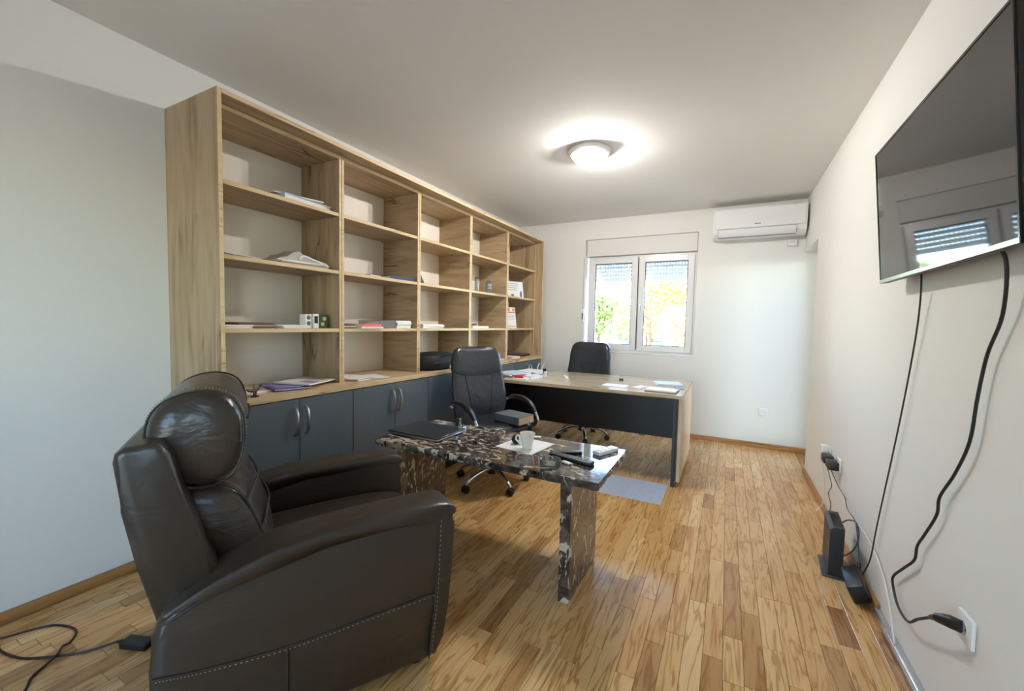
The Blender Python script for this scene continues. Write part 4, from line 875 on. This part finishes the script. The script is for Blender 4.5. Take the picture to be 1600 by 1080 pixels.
MB().box((-.042, -.082, 0.006), (.028, .082, .095), .008, seg=2).build('case', blackp, ad)
MB().tube([(.622, 2.475, .112), (.646, 2.47, .20), (.65, 2.42, .40), (.65, 2.236, .931), (.648, 2.13, 1.3), (.63, 2.07, 1.50), (.61, 2.06, 1.53)], .003, 7, 6).build('cord', wire_m, ad, True)
wc = thing('white_cable', 'white cable sagging along the right wall above the skirting', 'cable', (.655, 2.45, .25))
MB().tube([(.657, 2.78, .22), (.655, 2.70, .262), (.655, 2.50, .258), (.655, 2.36, .22), (.655, 2.26, .16), (.65, 2.18, .09), (.64, 2.1, .045)], .004, 7, 6).build('cable', wire_w, wc, True)
# air conditioner
acu = thing('air_conditioner', 'white split air conditioner high on the window wall corner', 'air conditioner', (.235, YB, 2.38))
prof = [(YB, 2.235), (YB - .10, 2.222), (YB - .16, 2.235), (YB - .19, 2.265), (YB - .20, 2.33), (YB - .20, 2.50), (YB - .19, 2.525), (YB, 2.53)]
b = MB(); b.loft([[Vector((x_, y_, z_)) for y_, z_ in prof] for x_ in (-.178, .645)]); b.build('housing', white_pl, acu, True, ang=25)
MB().box((-.165, YB - .207, 2.315), (.632, YB - .198, 2.512), .003).build('front_panel', white_pl, acu, True)
b = MB(); b.loft([[Vector((x_, y_, z_)) for y_, z_ in ((YB - .203, 2.308), (YB - .196, 2.262), (YB - .165, 2.232), (YB - .160, 2.238), (YB - .188, 2.268), (YB - .194, 2.308))] for x_ in (-.13, .56)]); b.build('air_flap', white_pl, acu, True)
b = MB(); b.box((-.134, YB - .201, 2.24), (-.130, YB - .185, 2.31)); b.box((.56, YB - .201, 2.24), (.564, YB - .185, 2.31)); b.box((-.13, YB - .1995, 2.308), (.56, YB - .196, 2.3125)); b.box((-.13, YB - .172, 2.226), (.56, YB - .160, 2.2325)); b.build('flap_gap', mat('grey_gap', (120, 120, 120), .7), acu, True)
MB().box((.20, YB - .2082, 2.345), (.255, YB - .207, 2.354), .0005).build('logo', mat('logo_grey', (110, 112, 118), .4), acu, True)
MB().box((.525, YB - .2078, 2.42), (.545, YB - .207, 2.43)).build('display', white_pl, acu, True)
MB().box((-.184, YB - .13, 2.40), (-.178, YB - .10, 2.43), .001).build('side_clip', white_pl, acu, True)
t = thing('thermostat', 'small white box on the window wall under the air conditioner', 'thermostat', (.55, YB, 2.165)); MB().box((-.042, -.03, -.034), (.042, 0, .034), .004).build('case', white_pl, t)
b = MB()
for i in range(4): b.box((-.02 + i * .012, -.0306, -.004), (-.014 + i * .012, -.03, .02))
b.build('vents', mat('vent_grey', (200, 200, 198)), t)['kind'] = 'stuff'
t = thing('shutter_winder', 'white shutter strap winder at the left window reveal', 'winder', (WX0 - .012, YB, 1.40)); MB().box((-.022, -.018, -.085), (.012, 0, .085), .006, seg=2).build('case', white_pl, t); MB().box((-.012, -.0195, -.05), (.004, -.018, .03), .0005).build('slot', greyf, t); MB().box((-.008, -.010, .085), (.002, -.008, .72)).build('strap', mat('strap_grey', (200, 200, 196), .8), t)
# ceiling lamp
lx, ly = -.985, 3.09
cl = thing('ceiling_lamp', 'round white ceiling lamp with a glowing opal glass bowl', 'lamp', (lx, ly, ZC))
MB().lathe([(0, 0), (.155, 0), (.158, -.008), (.150, -.030), (.138, -.036), (.130, -.034), (.128, -.012), (0, -.012)], seg=48).build('ceiling_base', white_pl, cl)
MB().lathe([(.131, -.033), (.128, -.045), (.115, -.066), (.09, -.084), (.055, -.096), (.02, -.101), (0, -.102)], seg=48).build('glass_bowl', dome_m, cl, ang=80)
for s in (-1, 1):
    L = bpy.data.lights.new('bulb', 'POINT'); L.energy = LAMP_W; L.shadow_soft_size = .02; L.color = (1.0, .975, .94)
    o = bpy.data.objects.new('bulb', L); COL.objects.link(o); o.parent = cl; o.location = (.03 + s * .01, s * .085 - .01, -.047)
bpy.context.view_layer.update()
